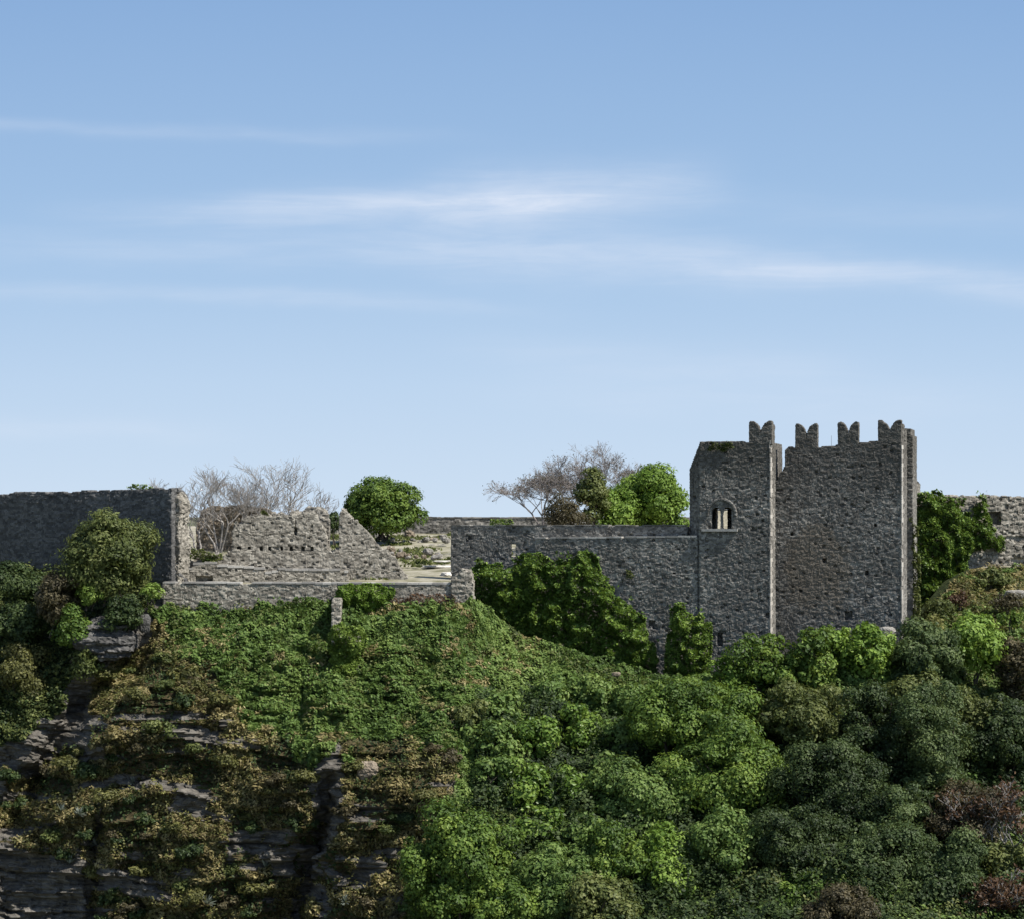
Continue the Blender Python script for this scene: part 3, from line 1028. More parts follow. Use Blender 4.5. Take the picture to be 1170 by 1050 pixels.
def right_tower(U, Y, Z):
    yy = Y - TB_Y
    m = (Z < Bt(U)) & (yy >= 0)
    m = m & ~((Z > Bt(U) - 1.2) & (yy > .7) & (U < uB1 - .7))
    for (hx, hy, s) in ((990, 655, .14), (942, 640, .15), (1000, 600, .13), (905, 610, .12), (970, 703, .3), (915, 675, .12)):
        m = m & ~((np.abs(U - TA.u(hx, TB_Y)) < s) & (np.abs(Z - TA.z(hx, hy, TB_Y)) < s * 1.3) & (yy < .5))
    return m & ~gaps(U, yy, Z, .03, 302)


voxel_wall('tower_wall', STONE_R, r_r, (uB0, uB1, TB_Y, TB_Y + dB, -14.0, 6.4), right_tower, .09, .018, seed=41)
STONE_R_off = None
uB2 = TA.u(1043, TB_Y + dB)
zr = TA.z(1040, 490, TB_Y + dB)
voxel_wall('stair_turret', STONE, r_r, (uB1 - 1.5, uB2, TB_Y + dB + .003, TB_Y + dB + 3.2, -14.0, zr),
           lambda U, Y, Z: (Z < zr - .5) | (np.abs(((U - uB2) % 1.4) - .7) < .5) & (Y > 0), .09, .018, seed=42)
for k, (a, b, t, bs_) in enumerate(((908.5, 934, 484, 511), (957, 981, 482, 508), (1003, 1030, 480, 504))):
    merlon(r_r, TA, a, b, t, bs_, TB_Y, .65, 45 + k, STONE)
# return merlon on the lit right side
voxel_wall('parapet', STONE, r_r, (uB1 - .65, uB1, TB_Y + 1.0, TB_Y + 2.4, TA.z(1030, 506, TB_Y), TA.z(1033, 484, TB_Y)), lambda U, Y, Z: np.ones(np.broadcast(U, Y, Z).shape, bool), .1, .04, seed=49)
voxel_wall('parapet', STONE, r_r, (uB1 - .65, uB1, TB_Y + 3.0, TB_Y + 4.1, TA.z(1030, 506, TB_Y), TA.z(1033, 489, TB_Y)), lambda U, Y, Z: np.ones(np.broadcast(U, Y, Z).shape, bool), .1, .04, seed=50)
qb = []
z, i = -13.5, 0
while z < 5.3:
    h = .30 + .14 * ((i * 5) % 7) / 7
    qb.append((uB1 - .03, uB1 + .035 + .012 * (i % 2) - (.09 if hash01(np.array(i), np.array(6)) < .22 else 0), TB_Y - .012 - .01 * ((i * 3) % 4), TB_Y + (.6 if i % 2 else 1.1), z, z + h - .012))
    z += h
    i += 1
v, f = box_mesh(qb)
mesh_obj('corner_quoins', v, f, QUOIN, r_r, tone=np.repeat(RNG.random(len(qb)), 6))  # quoins whose pale colour paints in this corner's sunlit strip
v, f = tube([(np.array([(TA.u(950, 3.4), 3.4, TA.z(950, 514, 3.4) - .5), (TA.u(950, 3.4), 3.4, TA.z(950, 498, 3.4))]), [.02, .012])], 6)
mesh_obj('rod', v, f, METAL, r_r)

# pale wall in the courtyard, seen through the window
fr_p = Frame(826, 163.0, -24.0)
r_p = fr_p.root('courtyard_wall', 'pale plastered courtyard wall glimpsed through the twin arched window', 'wall', 0)
zt_p = fr_p.z(826, 582)
voxel_wall('wall', PLASTER, r_p, (-2.6, 3.4, 0, .5, -6, zt_p), lambda U, Y, Z: np.ones(np.broadcast(U, Y, Z).shape, bool), .2, .01, seed=52)
v, f = box_mesh([(-2.7, 3.5, -.06, .56, zt_p + .02, zt_p + .14)])
mesh_obj('coping', v, f, CAP, r_p, tone=np.full(6, .8))

# ------------------------------------------------------------------ curtain wall
r_c = TA.root('curtain_wall', 'long grey stone curtain wall with a narrow loophole and pale coping beside the tower', 'wall', 0)
Yf, Yb = .06, .75
uC0, uC1, uC2 = TA.u(515, Yb), TA.u(611, Yf), TA.u(797, Yf)
z_lo = lambda U: np.interp(U, [uC1, uC2], [TA.z(611, 615.5, Yf), TA.z(797, 613.5, Yf)])
z_up = lambda U: np.interp(U, [uC0, TA.u(786, Yb)], [TA.z(515, 600.5, Yb), TA.z(786, 600.5, Yb)])
usl = TA.u(587, Yb)


def curtain_lower(U, Y, Z):
    m = Z < z_lo(U)
    for (hx, hy, s) in ((745, 712, .25), (748, 716, .2), (660, 650, .1), (770, 655, .12)):
        m = m & ~((np.abs(U - TA.u(hx, Yf)) < s) & (np.abs(Z - TA.z(hx, hy, Yf)) < s) & (Y < Yf + .5))
    return m & (Y > -9) & ~gaps(U, Y - Yf, Z, .035, 303)


def curtain_upper(U, Y, Z):
    m = Z < z_up(U)
    yy = Y - Yb
    m = m & ~((np.abs(U - usl + yy * .33) < .15 + .35 * yy) & (Z > TA.z(587, 636, Yb)) & (Z < TA.z(587, 622, Yb)))
    m = m & ~((np.abs(U - TA.u(537, Yb)) < .16) & (np.abs(Z - TA.z(537, 614, Yb)) < .2) & (yy < .4))
    return m & ~gaps(U, yy, Z, .04, 304)


lo = voxel_wall('lower_wall', STONE, r_c, (uC1, uC2, Yf, Yb - .005, -14, -.9), curtain_lower, .09, .020, seed=61)
voxel_wall('upper_wall', STONE, r_c, (uC0, TA.u(785, Yb), Yb, Yb + .95, -14, -.2), curtain_upper, .09, .020, seed=62)


def coping(name, root, fr, y0, y1, u0, u1, zfn, h, seed, mat=None):
    rng = np.random.default_rng(seed)
    bx, u = [], u0
    while u < u1 - .05:
        w = min(rng.uniform(.5, 1.1), u1 - u)
        zz = float(zfn(u + w / 2)) + rng.uniform(-.02, .02)
        if rng.random() < .09:
            u += w * .5
            continue
        bx.append((u, u + w - .015, y0 - rng.uniform(.02, .07), y1 + .05, zz - .01, zz + h + rng.uniform(-.015, .02)))
        u += w
    v, f = box_mesh(bx)
    return mesh_obj(name, v, f, mat or CAP, root, tone=np.repeat(rng.random(len(bx)), 6))


coping('coping', r_c, TA, Yf, Yb - .06, uC1, uC2 - .05, z_lo, .12, 5)
coping('coping', r_c, TA, Yb + .003, Yb + .93, uC0 + .05, TA.u(783, Yb), z_up, .07, 6, STONE)

# ------------------------------------------------------------------ big rampart on the left
TL = Frame(197, 153.5, 26.0)
r_w = TL.root('rampart', 'tall dark shaded rampart wall with a crumbled pale end', 'wall', 0)
Lt = TL.prof([(-420, 566), (-200, 566), (0, 564.5), (30, 562), (60, 562), (100, 560.5), (150, 560), (170, 558.5), (197, 558)])


def rampart(U, Y, Z):
    # right hand end is torn: the plane of the break wanders
    e = .35 * np.sin(Z * 2.1) + .25 * np.sin(Z * 5.3 + Y * 3) + .45 * (vnoise(Z * 1.3, Y * 1.6, 0, 4) - .5)
    end = -.05 - np.clip(Y - .9, 0, 3) * .10 + np.where(Y > .55, e * .5, 0) + np.where(Z < -3, .0, 0)
    rag = (vnoise(U * 1.1, Y * .6, 0, 12) - .5) * .22
    return (Z < Lt(U) + rag - np.clip(Y - .8, 0, 3) * .15) & (U < end)


voxel_wall('wall', STONE_L, r_w, (TL.u(-420), .6, 0, 2.1, -9, 2.9), rampart, .115, .03, (.36, .2), 71)
# crumbling pale rubble core stuck to the broken end
core_t = lambda Y: 1.9 - np.abs(Y - 1.2) * .8


def rubble_core(U, Y, Z):
    wdt = .02 + .36 * fbm(Z * .9, Y * 1.2, 0, 15, 3) + .12 * np.sin(Z * 1.7)
    return (U < wdt) & (Z < core_t(Y)) & (Y > .5) & ~((vnoise(Z * 2.6, Y * 2.6, U * 2, 31) > .80))


voxel_wall('broken_end', STONE_P, r_w, (-.35, 1.1, .55, 2.1, -9, 2.2), rubble_core, .085, .06, (.30, .22), 72)

# ------------------------------------------------------------------ ruined building
TQ = Frame(200, 157.0, -5.0)
r_q = TQ.root('ruined_building', 'roofless pale stone ruin with a row of beam holes and a jagged stub', 'ruin', 0)
q_top = TQ.prof([(196, 642), (205, 641), (240, 636), (262, 633), (264.5, 632), (266, 606), (268, 598), (276, 593), (290, 589), (296, 587), (320, 587), (340, 586.5), (356, 587), (362, 590), (368, 598), (373, 604), (374.5, 627),
                 (376, 628.5), (387, 629), (388, 592), (391, 584), (396, 585), (403, 592), (410, 598), (417, 606), (424, 614), (430, 622), (437, 630), (444, 632), (452, 634), (456, 645), (462, 653), (466, 658), (467, 690)])


def ruin(U, Y, Z):
    rag = (hash01(np.floor((U + .1 * np.floor(Z / .26)) / .38), np.floor(Y / .5), np.full((1, 1, 1), 3)) - .5) * .42 + (fbm(U * 1.1, Y * 1.3, 0, 18, 3) - .5) * .75
    m = Z < q_top(U) + rag - np.clip(Y - .5, 0, 1) * .25
    for hx in (273, 284.5, 298, 308.5, 322, 333, 346, 356):
        m = m & ~((np.abs(U - TQ.u(hx)) < .15) & (np.abs(Z - TQ.z(hx, 626.5)) < .14) & (Y < .7))
    m = m & ~((np.abs(U - TQ.u(337.5)) < .13) & (np.abs(Z - TQ.z(337, 607.5)) < .36) & (Y < .8))
    m = m & ~((np.abs(U - TQ.u(338 + 0)) < .07) & (np.abs(Z - TQ.z(337, 598)) < .5) & (Y < .25))
    return m & ~gaps(U, Y, Z, .06, 305)


voxel_wall('wall', STONE_P, r_q, (TQ.u(196), TQ.u(467), 0, .95, -7.5, 1.2), ruin, .09, .034, (.34, .19), 81)
q_low = TQ.prof([(207, 656), (212, 652), (222, 646), (234, 642), (246, 644), (256, 647), (285, 648), (300, 650), (304, 655), (316, 653), (320, 650), (345, 651), (395, 651), (400, 668)], -1.0)


def ruin_low(U, Y, Z):
    rag = (hash01(np.floor(U / .36), np.floor(Y / .5), np.full((1, 1, 1), 5)) - .5) * .16
    m = Z < q_low(U) + rag
    return m & ~((np.abs(U - TQ.u(233, -1)) < .72) & (np.abs(Z - TQ.z(233, 662, -1)) < .27) & (Y < -.4)) & ~gaps(U, Y + 1, Z, .06, 306)


voxel_wall('footing', STONE_P, r_q, (TQ.u(207, -1), TQ.u(400, -1), -1.0, -.005, -7.5, -3.2), ruin_low, .09, .034, (.34, .19), 82)
coping('capping', r_q, TQ, -1.0, -.05, TQ.u(210, -1), TQ.u(398, -1), lambda u: q_low(u) - .06, .16, 19)
q_b = TQ.prof([(344, 592), (347, 583), (352, 579), (362, 578), (370, 581), (376, 588), (378, 640)], 2.4)
voxel_wall('rear_stub', STONE_P, r_q, (TQ.u(344, 2.4), TQ.u(378, 2.4), 2.4, 3.3, -6, 1.2), lambda U, Y, Z: Z < q_b(U) + (vnoise(U * 2, Y * 2, 0, 5) - .5) * .3, .09, .034, (.34, .19), 83)

q_c = TQ.prof([(396, 640), (398, 606), (404, 600), (412, 601), (416, 612), (424, 616), (428, 624), (440, 627), (446, 634), (452, 640), (456, 668)], 2.2)
voxel_wall('rear_stub', STONE_P, r_q, (TQ.u(396, 2.2), TQ.u(457, 2.2), 2.2, 3.0, -6.5, .2), lambda U, Y, Z: Z < q_c(U) + (vnoise(U * 2.2, Y * 2, 0, 6) - .5) * .5, .09, .04, (.34, .19), 86)

# brown rubble wall behind the bare trees
TN = Frame(222, 186.0, 4.0)
r_n = TN.root('rubble_wall', 'brown rubble wall standing behind the bare pale trees', 'wall', 0)
n_top = TN.prof([(222, 640), (224, 604), (226, 592), (230, 582), (245, 578), (270, 578), (290, 579), (306, 582), (318, 590), (340, 600), (346, 640)])
voxel_wall('wall', STONE_B, r_n, (TN.u(222), TN.u(346), 0, .9, -5, 1.4), lambda U, Y, Z: Z < n_top(U) + (fbm(U * 1.2, Y, 0, 8, 3) - .5) * .4, .13, .07, (.4, .24), 84)
v, f = box_mesh([(TN.u(224), TN.u(312), -.1, 1.0, 0, .001)])

# far parapet across the back of the terrace
TF = Frame(440, 206.0, 1.0)
r_f = TF.root('boundary_wall', 'long low dark boundary wall across the back of the terrace', 'wall', 0)
f_z = TF.z(500, 590.5)
voxel_wall('wall', STONE, r_f, (TF.u(330), TF.u(1040), 0, .8, -4, f_z), lambda U, Y, Z: Z < f_z + .2 - .25 * vnoise(U * .5, Y, 0, 2), .16, .06, (.5, .3), 85)
coping('coping', r_f, TF, 0, .8, TF.u(330), TF.u(1039), lambda u: f_z - .12, .13, 9, STONE)

# ------------------------------------------------------------------ retaining wall, its end pier and the buttress
TR = Frame(186, 149.9, 2.0)
r_t = TR.root('retaining_wall', 'low pale grey retaining wall with flat capping in front of the ruin', 'wall', 0)
t_top = lambda U: np.interp(U, [TR.u(186), TR.u(515)], [TR.z(186, 666.5), TR.z(515, 667.5)])
voxel_wall('wall', STONE_P, r_t, (TR.u(186), TR.u(516), 0, 1.1, -11, -4.9), lambda U, Y, Z: (Z < t_top(U)) & (Y > -1), .09, .028, (.34, .19), 91)
coping('coping', r_t, TR, 0, 1.1, TR.u(186), TR.u(515), t_top, .13, 13)
p_top = TR.prof([(514, 661), (524, 655), (528, 651), (538, 652), (540, 664), (542, 690), (545, 702), (546, 740)])
voxel_wall('end_pier', STONE_P, r_t, (TR.u(514) + .12, TR.u(546), -.25, 1.6, -11, -4.0), lambda U, Y, Z: Z < p_top(U) + (vnoise(U * 2, Y * 1.5, Z, 2) - .5) * .35, .09, .05, (.36, .21), 92)

TU = Frame(380, 146.2, -2.0)
r_u = TU.root('buttress', 'narrow stone buttress half buried in bright creepers below the retaining wall', 'buttress', 0)
voxel_wall('wall', STONE_P, r_u, (TU.u(379), TU.u(389), 0, 3.4, -13, TU.z(382, 683)), lambda U, Y, Z: (Z < TU.z(382, 684) - .15 * Y * 0) & (U < TU.u(389) + .0) & (Y > -1) & ((Z < TU.z(382, 718)) | (U < TU.u(388.5))), .09, .05, (.4, .22), 93)
voxel_wall('footing', STONE_P, r_u, (TU.u(382.5), TU.u(412), -1.5, -.01, -15, TU.z(382, 722)), lambda U, Y, Z: (Z < TU.z(382, 724) + .4 * Y), .1, .06, (.4, .22), 94)

# ------------------------------------------------------------------ ruined wall on the right
TW = Frame(1046, 168.0, -9.0)
r_x = TW.root('broken_wall', 'grey rubble wall with a square opening at the right end of the castle', 'wall', 0)
x_top = TW.prof([(1040, 562), (1056, 563), (1062, 567), (1080, 566), (1096, 565), (1104, 567), (1130, 566), (1175, 568), (1250, 570), (1420, 575)])


def broken(U, Y, Z):
    rag = (hash01(np.floor(U / .4), np.floor(Y / .5), np.full((1, 1, 1), 9)) - .5) * .14
    m = Z < x_top(U) + rag
    m = m & ~((np.abs(U - TW.u(1136)) < .66) & (np.abs(Z - TW.z(1136, 592)) < .60) & (Y < .9))
    m = m & ~((np.abs(U - TW.u(1103)) < .5) & (np.abs(Z - TW.z(1103, 590)) < .50) & (Y < .9))
    er = fbm(U * .5, Z * .7, 0, 23, 4)                 # the face has fallen away low down
    m = m & ~((Z < TW.z(1110, 612)) & (U > TW.u(1085)) & (Y < (er - .35) * 1.7))
    return m & ~gaps(U, Y, Z, .06, 307)


voxel_wall('wall', STONE_P, r_x, (TW.u(1040), TW.u(1420), 0, 1.2, -9, 2.3), broken, .1, .065, (.40, .23), 95)
voxel_wall('stub_pillar', STONE_P, r_x, (TW.u(1043, 1.3), TW.u(1052, 1.3), 1.3, 2.0, -2, TW.z(1046, 546, 1.3)), lambda U, Y, Z: Z < TW.z(1046, 547, 1.3) - np.abs(U - TW.u(1046, 1.3)) * .9 + 0 * Y, .08, .03, (.4, .3), 96)

# ------------------------------------------------------------------ rocks
rock('rock_outcrop', 'layered grey rock outcrop jutting above the gully under a dark bush', 124, 728, 31, 23, 148.0, 3, DARKROCK, None, .3, 'rock', 3.0, 44)
rock('boulder', 'pale rounded boulder perched at the head of the dark cleft', 421, 880, 13, 11, 137.0, 8, STONE_B, None, .3)
rock('boulder', 'upright grey boulder beside the dark bush on the outcrop', 165, 712, 6, 10, 147.4, 12, DARKROCK, None, .3)
rock('boulder', 'small pale boulder half hidden in creepers below the ivy wall', 704, 770, 5, 2.5, 148.4, 14, STONE_B)
rock('boulder', 'pale flat boulder in the dry grass at the far right bank', 1160, 679, 12, 5, 158.5, 16, ROCK)
rock('boulder', 'grey slab of stone at the foot of the battlemented tower', 1013, 722, 10, 6, 146.6, 17, ROCK)


def on_ground(px, py):
    Y = 165.0
    for _ in range(60):
        X = (px - CX) * Y / F
        Y = .5 * Y + .5 * float(np.clip(F * float(zg(X, Y)) / (HY - py), 150.6, 204))
    return Y


rs = np.random.default_rng(909)
STONES = [(447, 628, 6, 4), (463, 622, 6, 4.5), (481, 621, 5, 4), (495, 618, 6, 4), (489, 630, 7, 3.5), (505, 625, 6, 3.5), (457, 634, 6, 3), (509, 617, 5, 3.2), (499, 636, 7, 2.4), (468, 610, 6, 4), (431, 611, 5, 4)]
STONES += [(rs.uniform(436, 512), rs.uniform(612, 637), rs.uniform(1.8, 4.2), rs.uniform(1.4, 2.8)) for _ in range(34)]
for k, (px, py, rx, ry) in enumerate(STONES):
    Y = on_ground(px, py + ry * .5)
    kk = Y / F
    v, q = rock_mesh(rx * kk, rx * kk * .8, ry * kk, 100 + k, 0, 10)
    v += rs.normal(0, .10 * ry * kk, v.shape)
    o = mesh_obj('fallen_stone', v, q, ROCK if k % 3 else STONE_B, None, tone=np.clip(.3 + rs.normal(0, .25, len(q)), 0, 1))
    o.location = P(px, py, Y)
    o.rotation_euler = (rs.uniform(-.3, .3), rs.uniform(-.3, .3), rs.uniform(0, 6))
    tag(o, 'tumbled pale building stone lying on the terrace between ruin and curtain wall', 'stone', 'tumbled stones on the terrace')
for k, (px, py, w, h, lb) in enumerate(((500, 647, 34, 3.2, 'long pale stone step on the path, the nearer one'), (506, 641, 22, 2.2, 'short pale stone step on the path, the farther one'), (511, 656, 14, 6, 'low square block of stone at the edge of the path by the curtain wall'))):
    Y = on_ground(px, py + h / 2)
    kk = Y / F
    v, q = rock_mesh(w / 2 * kk, .55 + .1 * k, h / 2 * kk, 140 + k, 0, 14)
    v[:, 2] = np.clip(v[:, 2], -h / 2 * kk, h / 2 * kk * .8)
    o = mesh_obj('stone_step', v, q, PATH)
    o.location = P(px, py, Y)
    tag(o, lb, 'step')

# ------------------------------------------------------------------ ivy on walls
def wall_ivy(name, label, fr, y, poly, n, leaf, bulge, mat, seed, bright=0.0, cat='ivy'):
    rng = np.random.default_rng(seed)
    pl = np.array(poly, float)
    lo_, hi_ = pl.min(0), pl.max(0)
    x = rng.uniform(lo_[0], hi_[0], n * 3)
    yv = rng.uniform(lo_[1], hi_[1], n * 3)
    wx = (fbm(x / 11, yv / 11, 0, seed, 3) - .5) * 16
    wy = (fbm(x / 11, yv / 11, 0, seed + 50, 3) - .5) * 16
    stray = np.where(rng.random(len(x)) < .10, 2.6, 1.0)
    k = inpoly(x + wx * stray, yv + wy * stray, poly)
    x, yv = x[k][:n], yv[k][:n]
    # distance inside the outline, for a rounded mat
    dd = np.full(len(x), 1e9)
    for i in range(len(poly)):
        d, _, _ = seg_dist(x, yv, [poly[i], poly[(i + 1) % len(poly)]])
        dd = np.minimum(dd, d)
    u = np.array([fr.u(a, y) for a in x])
    z = np.array([fr.z(a, b, y) for a, b in zip(x, yv)])
    lump = fbm(u * .9, z * .9, 0, seed + 7, 3)
    fine = fbm(u * 2.6, z * 2.6, 0, seed + 8, 2)
    h = bulge * (np.clip(dd / 14, .05, 1) ** .6) * (.35 + 1.1 * lump) + .35 * fine * bulge
    mid = vnoise(u * 1.5, z * 1.5, 0, seed + 21)
    h = h * (.72 + .7 * mid)
    h *= rng.uniform(.86, 1.0, len(x))
    p = fr.world(u, y - h - .05, z)
    l1 = fbm((u + .2) * 1.7, z * 1.7, 0, seed + 8, 2) - fbm(u * 1.7, z * 1.7, 0, seed + 8, 2)
    l2 = fbm(u * 1.7, (z + .2) * 1.7, 0, seed + 8, 2) - fbm(u * 1.7, z * 1.7, 0, seed + 8, 2)
    nrm = np.stack([-fr.s + 0 * u, -fr.c + 0 * u, 0 * u], -1) * .40 + np.array([.35, 0, .75]) - np.stack([l1 * 6, 0 * l1, l2 * 6], -1) + rng.normal(0, .42, (len(x), 3))
    tone = np.clip(.47 + bright + rng.normal(0, .24, len(x)) + (lump - .5) * .5, 0, 1)
    o = leaf_obj(name, p, nrm, leaf * rng.uniform(.6, 1.3, len(x)), tone, mat, rng)
    return tag(o, label, cat)


wall_ivy('ivy', 'large dark ivy mat climbing the foot of the curtain wall', TA, Yf,
         [(536, 650), (552, 645), (575, 646), (592, 644), (600, 636), (608, 630), (620, 630), (628, 638), (644, 642), (654, 640), (662, 630), (668, 625), (676, 634), (686, 648), (698, 666), (714, 684), (728, 698), (742, 714), (752, 734), (757, 780), (690, 790), (640, 770), (590, 738), (536, 712)],
         38000, .20, 1.25, L_IVY, 201)
wall_ivy('ivy', 'narrow upright column of ivy on the tower foot beside the small opening', TA, 0.0,
         [(760, 784), (761, 740), (765, 712), (771, 693), (779, 687), (788, 695), (796, 704), (806, 706), (815, 709), (814, 735), (812, 760), (810, 786)], 6000, .20, 1.3, L_IVY, 202, .1)
wall_ivy('ivy', 'broad ivy curtain covering the broken wall beside the battlemented tower', TW, 0,
         [(1040, 562), (1052, 558), (1062, 561), (1080, 566), (1096, 570), (1098, 586), (1108, 590), (1113, 574), (1119, 566), (1127, 576), (1132, 604), (1146, 616), (1140, 632), (1122, 628), (1108, 634), (1102, 650), (1094, 668), (1082, 690), (1040, 705)],
         15000, .20, .85, L_IVY, 203, .0)
wall_ivy('ivy', 'thin green trail of ivy down the back edge of the battlemented tower', TA, TB_Y + dB + .4,
         [(1041, 600), (1047, 590), (1052, 640), (1052, 700), (1040, 720)], 1500, .18, .5, L_OLIVE, 204, .15)
wall_ivy('creeper', 'bright green creeper spilling over the retaining wall beside the buttress', TR, -.05,
         [(384, 668), (400, 666), (440, 668), (452, 676), (446, 690), (430, 700), (412, 705), (388, 702), (386, 684)], 4200, .16, .7, L_BRIGHT, 205, -.05, 'creeper')
wall_ivy('creeper', 'yellow green creeper draped over the foot of the buttress', TU, -1.4,
         [(375, 722), (380, 714), (392, 710), (412, 712), (420, 722), (414, 745), (408, 770), (398, 776), (377, 776)], 3200, .19, .9, L_YELLOW, 206, .0, 'creeper')
wall_ivy('creeper', 'dark hedge-like creeper hanging from the retaining wall left of the buttress', TR, -.05,
         [(262, 705), (272, 694), (300, 690), (330, 686), (352, 682), (370, 684), (372, 712), (320, 716), (270, 716)], 4600, .17, .7, L_GREEN, 207, -.12, 'creeper')
wall_ivy('creeper', 'rusty dried creeper on the retaining wall near its end pier', TR, -.05,
         [(452, 684), (470, 678), (500, 680), (528, 686), (532, 700), (500, 706), (460, 704), (446, 696)], 1500, .14, .3, L_RUST, 208, .1, 'creeper')
wall_ivy('wall_plant', 'small green plant growing on top of the dark rampart', TL, .5, [(146, 558), (156, 553), (175, 553), (182, 558), (176, 562), (150, 562)], 420, .14, .3, L_YELLOW, 209, 0, 'plant')
wall_ivy('wall_plant', 'bright green tuft growing on top of the curtain wall', TA, Yb + .3, [(560, 600), (566, 593), (580, 594), (592, 599), (590, 603), (562, 603)], 420, .14, .35, L_YELLOW, 210, .1, 'plant')
wall_ivy('wall_plant', 'thin green moss plant below the top edge of the twin windowed tower', TA, -.02, [(806, 512), (815, 505), (838, 504), (842, 512), (828, 515), (812, 517)], 260, .14, .1, L_OLIVE, 211, 0, 'plant')
wall_ivy('wall_plant', 'pale weed growing along the left ledge of the ruin', TQ, -.1, [(203, 640), (206, 628), (220, 626), (240, 630), (254, 630), (252, 637), (225, 641), (206, 643)], 900, .15, .4, L_OLIVE, 212, .2, 'plant')
wall_ivy('wall_plant', 'small dark fern rooted in the front of the ruin', TQ, -.1, [(232, 634), (243, 634), (245, 643), (234, 644)], 160, .14, .3, L_GREEN, 213, -.1, 'plant')
wall_ivy('wall_plant', 'sprig of weed on the curtain wall face above the ivy', TA, 0.05, [(716, 652), (722, 650), (726, 658), (716, 660)], 70, .14, .2, L_OLIVE, 214, .15, 'plant')
wall_ivy('wall_plant', 'little green plant on the top of the ruin above the beam holes', TQ, .3, [(296, 586), (304, 582), (309, 587), (298, 589)], 120, .13, .25, L_OLIVE, 215, .1, 'plant')

# ------------------------------------------------------------------ trees and shrubs on the terrace
plant('round_tree', 'round dense green tree with several stems on the terrace', 'tree', 437, 580, 55, 35, 192, L_MID, 301, base=-3.1, leaf=.24, clumps=170, csize=.24, trunk_r=.13, bottom=-.9, uneven=.22, stems=6, depth=3.8)
plant('shrub', 'small dark bush peeking through the gap in the ruin', 'shrub', 381, 600, 9, 18, 178, L_DARK, 302, leaf=.2, clumps=40, part='foliage', stem_part='stems', trunk_r=.05)
plant('broad_tree', 'bright green broad tree behind the curtain wall beside the tower', 'tree', 744, 575, 50, 45, 178, L_BRIGHT, 303, base=-6.0, leaf=.23, clumps=150, csize=.25, uneven=.3, depth=3.4, bottom=-1)
plant('broad_tree', 'lower green tree between the dark column and the bright tree', 'tree', 704, 584, 32, 36, 176, L_BRIGHT, 304, base=-5.0, leaf=.22, clumps=80, csize=.30, depth=2.4, bottom=-1, uneven=.3)
plant('column_tree', 'narrow dark olive tree standing behind the curtain wall', 'tree', 677, 568, 20, 40, 174, L_OLIVE, 305, base=-4.6, leaf=.22, clumps=60, csize=.34, depth=1.6, bottom=-1, uneven=.3)
plant('shrub', 'brown thicket of a shrub behind the curtain wall', 'shrub', 645, 588, 30, 22, 172, L_BROWN, 306, leaf=.15, clumps=60, dens=.4, bottom=-1, part='foliage', stem_part='stems', trunk_r=.04)
for k, (px, py, sp, h, st, lb) in enumerate(((226, 632, .62, 8.0, 2, 'leftmost bare pale tree, its trunk close to the rampart end'), (250, 632, .46, 8.6, 3, 'tall bare pale tree in front of the brown rubble wall'), (284, 630, .54, 8.6, 3, 'bare pale tree rising right behind the row of beam holes'), (322, 632, .58, 8.2, 3, 'bare tree leaning right over the ruin towards the round tree'))):
    bare_tree('bare_tree', lb, 'tree', px, py, 181 + k * 1.3, h, sp, BARK_PALE, 320 + k, st + 1, .0125, 'bare trees behind the ruin', 5, lean=(-.40, -.05, .10, .50)[k], r0=.12)
for k, (px, py, sp, h, st, ln, lb) in enumerate(((622, 606, .5, 6.4, 3, -.35, 'greyish bare tree spreading left over the curtain wall'), (650, 606, .4, 7.2, 4, .0, 'tallest greyish bare tree with dry seed heads behind the curtain wall'), (690, 606, .5, 7.2, 3, .30, 'greyish bare tree spreading above the bright green tree'))):
    bare_tree('twiggy_tree', lb, 'tree', px, py, 180 + k, h, sp, BARK_RED, 330 + k, st, .010, 'twiggy bare trees behind the curtain wall', 6, L_BROWN, 1100, .10, lean=ln, r0=.11)

# ------------------------------------------------------------------ trees and shrubs on the hillside
def shrub(label, *a, name='shrub', cat='shrub', **k):
    k.setdefault('part', 'foliage')
    k.setdefault('stem_part', 'stems')
    k.setdefault('trunk_r', .06)
    k.setdefault('bottom', -1.0)
    k.setdefault('uneven', .38)
    return plant(name, label, cat, *a, **k)


def tree(label, *a, name='leafy_tree', cat='tree', **k):
    a = (a[0], a[1], a[2] * 1.15, a[3] * 1.15) + a[4:]
    k['clumps'] = int(k['clumps'] * 1.2)
    k['leaf'] *= .88
    k['depth'] = k.get('depth', 3) * 1.1
    return plant(name, label, cat, *a, **k)


shrub('big olive green bush in front of the dark rampart', 127, 632, 58, 50, 148.5, L_OLIVE, 401, leaf=.16, clumps=170, csize=.26, fuzz=.2, uneven=.42, trunk_r=.1, elong=2.2)
shrub('dark shaded bush at the foot of the rampart at the left edge', 18, 668, 45, 26, 153, L_DARK, 402, leaf=.2, clumps=60)
shrub('brownish olive bush below the big olive bush', 66, 682, 36, 38, 147.8, L_BROWN, 403, leaf=.16, clumps=70, fuzz=.2, csize=.28, elong=2.2)
shrub('small yellow green bush tucked under the big olive bush', 102, 678, 22, 15, 146.6, L_YELLOW, 404, leaf=.16, clumps=36)
shrub('green leafy bush left of the rock outcrop', 86, 718, 24, 32, 146.2, L_MID, 405, leaf=.18, clumps=50)
shrub('dark round bush growing on the rock outcrop', 142, 702, 27, 24, 146.0, L_DARK, 406, leaf=.17, clumps=50)
shrub('dark bush at the left edge below the rampart', 22, 716, 36, 30, 149.5, L_DARK, 407, leaf=.18, clumps=60)
shrub('olive bush spilling down the gully head', 98, 752, 26, 22, 145.6, L_OLIVE, 408, leaf=.16, clumps=45, fuzz=.18)
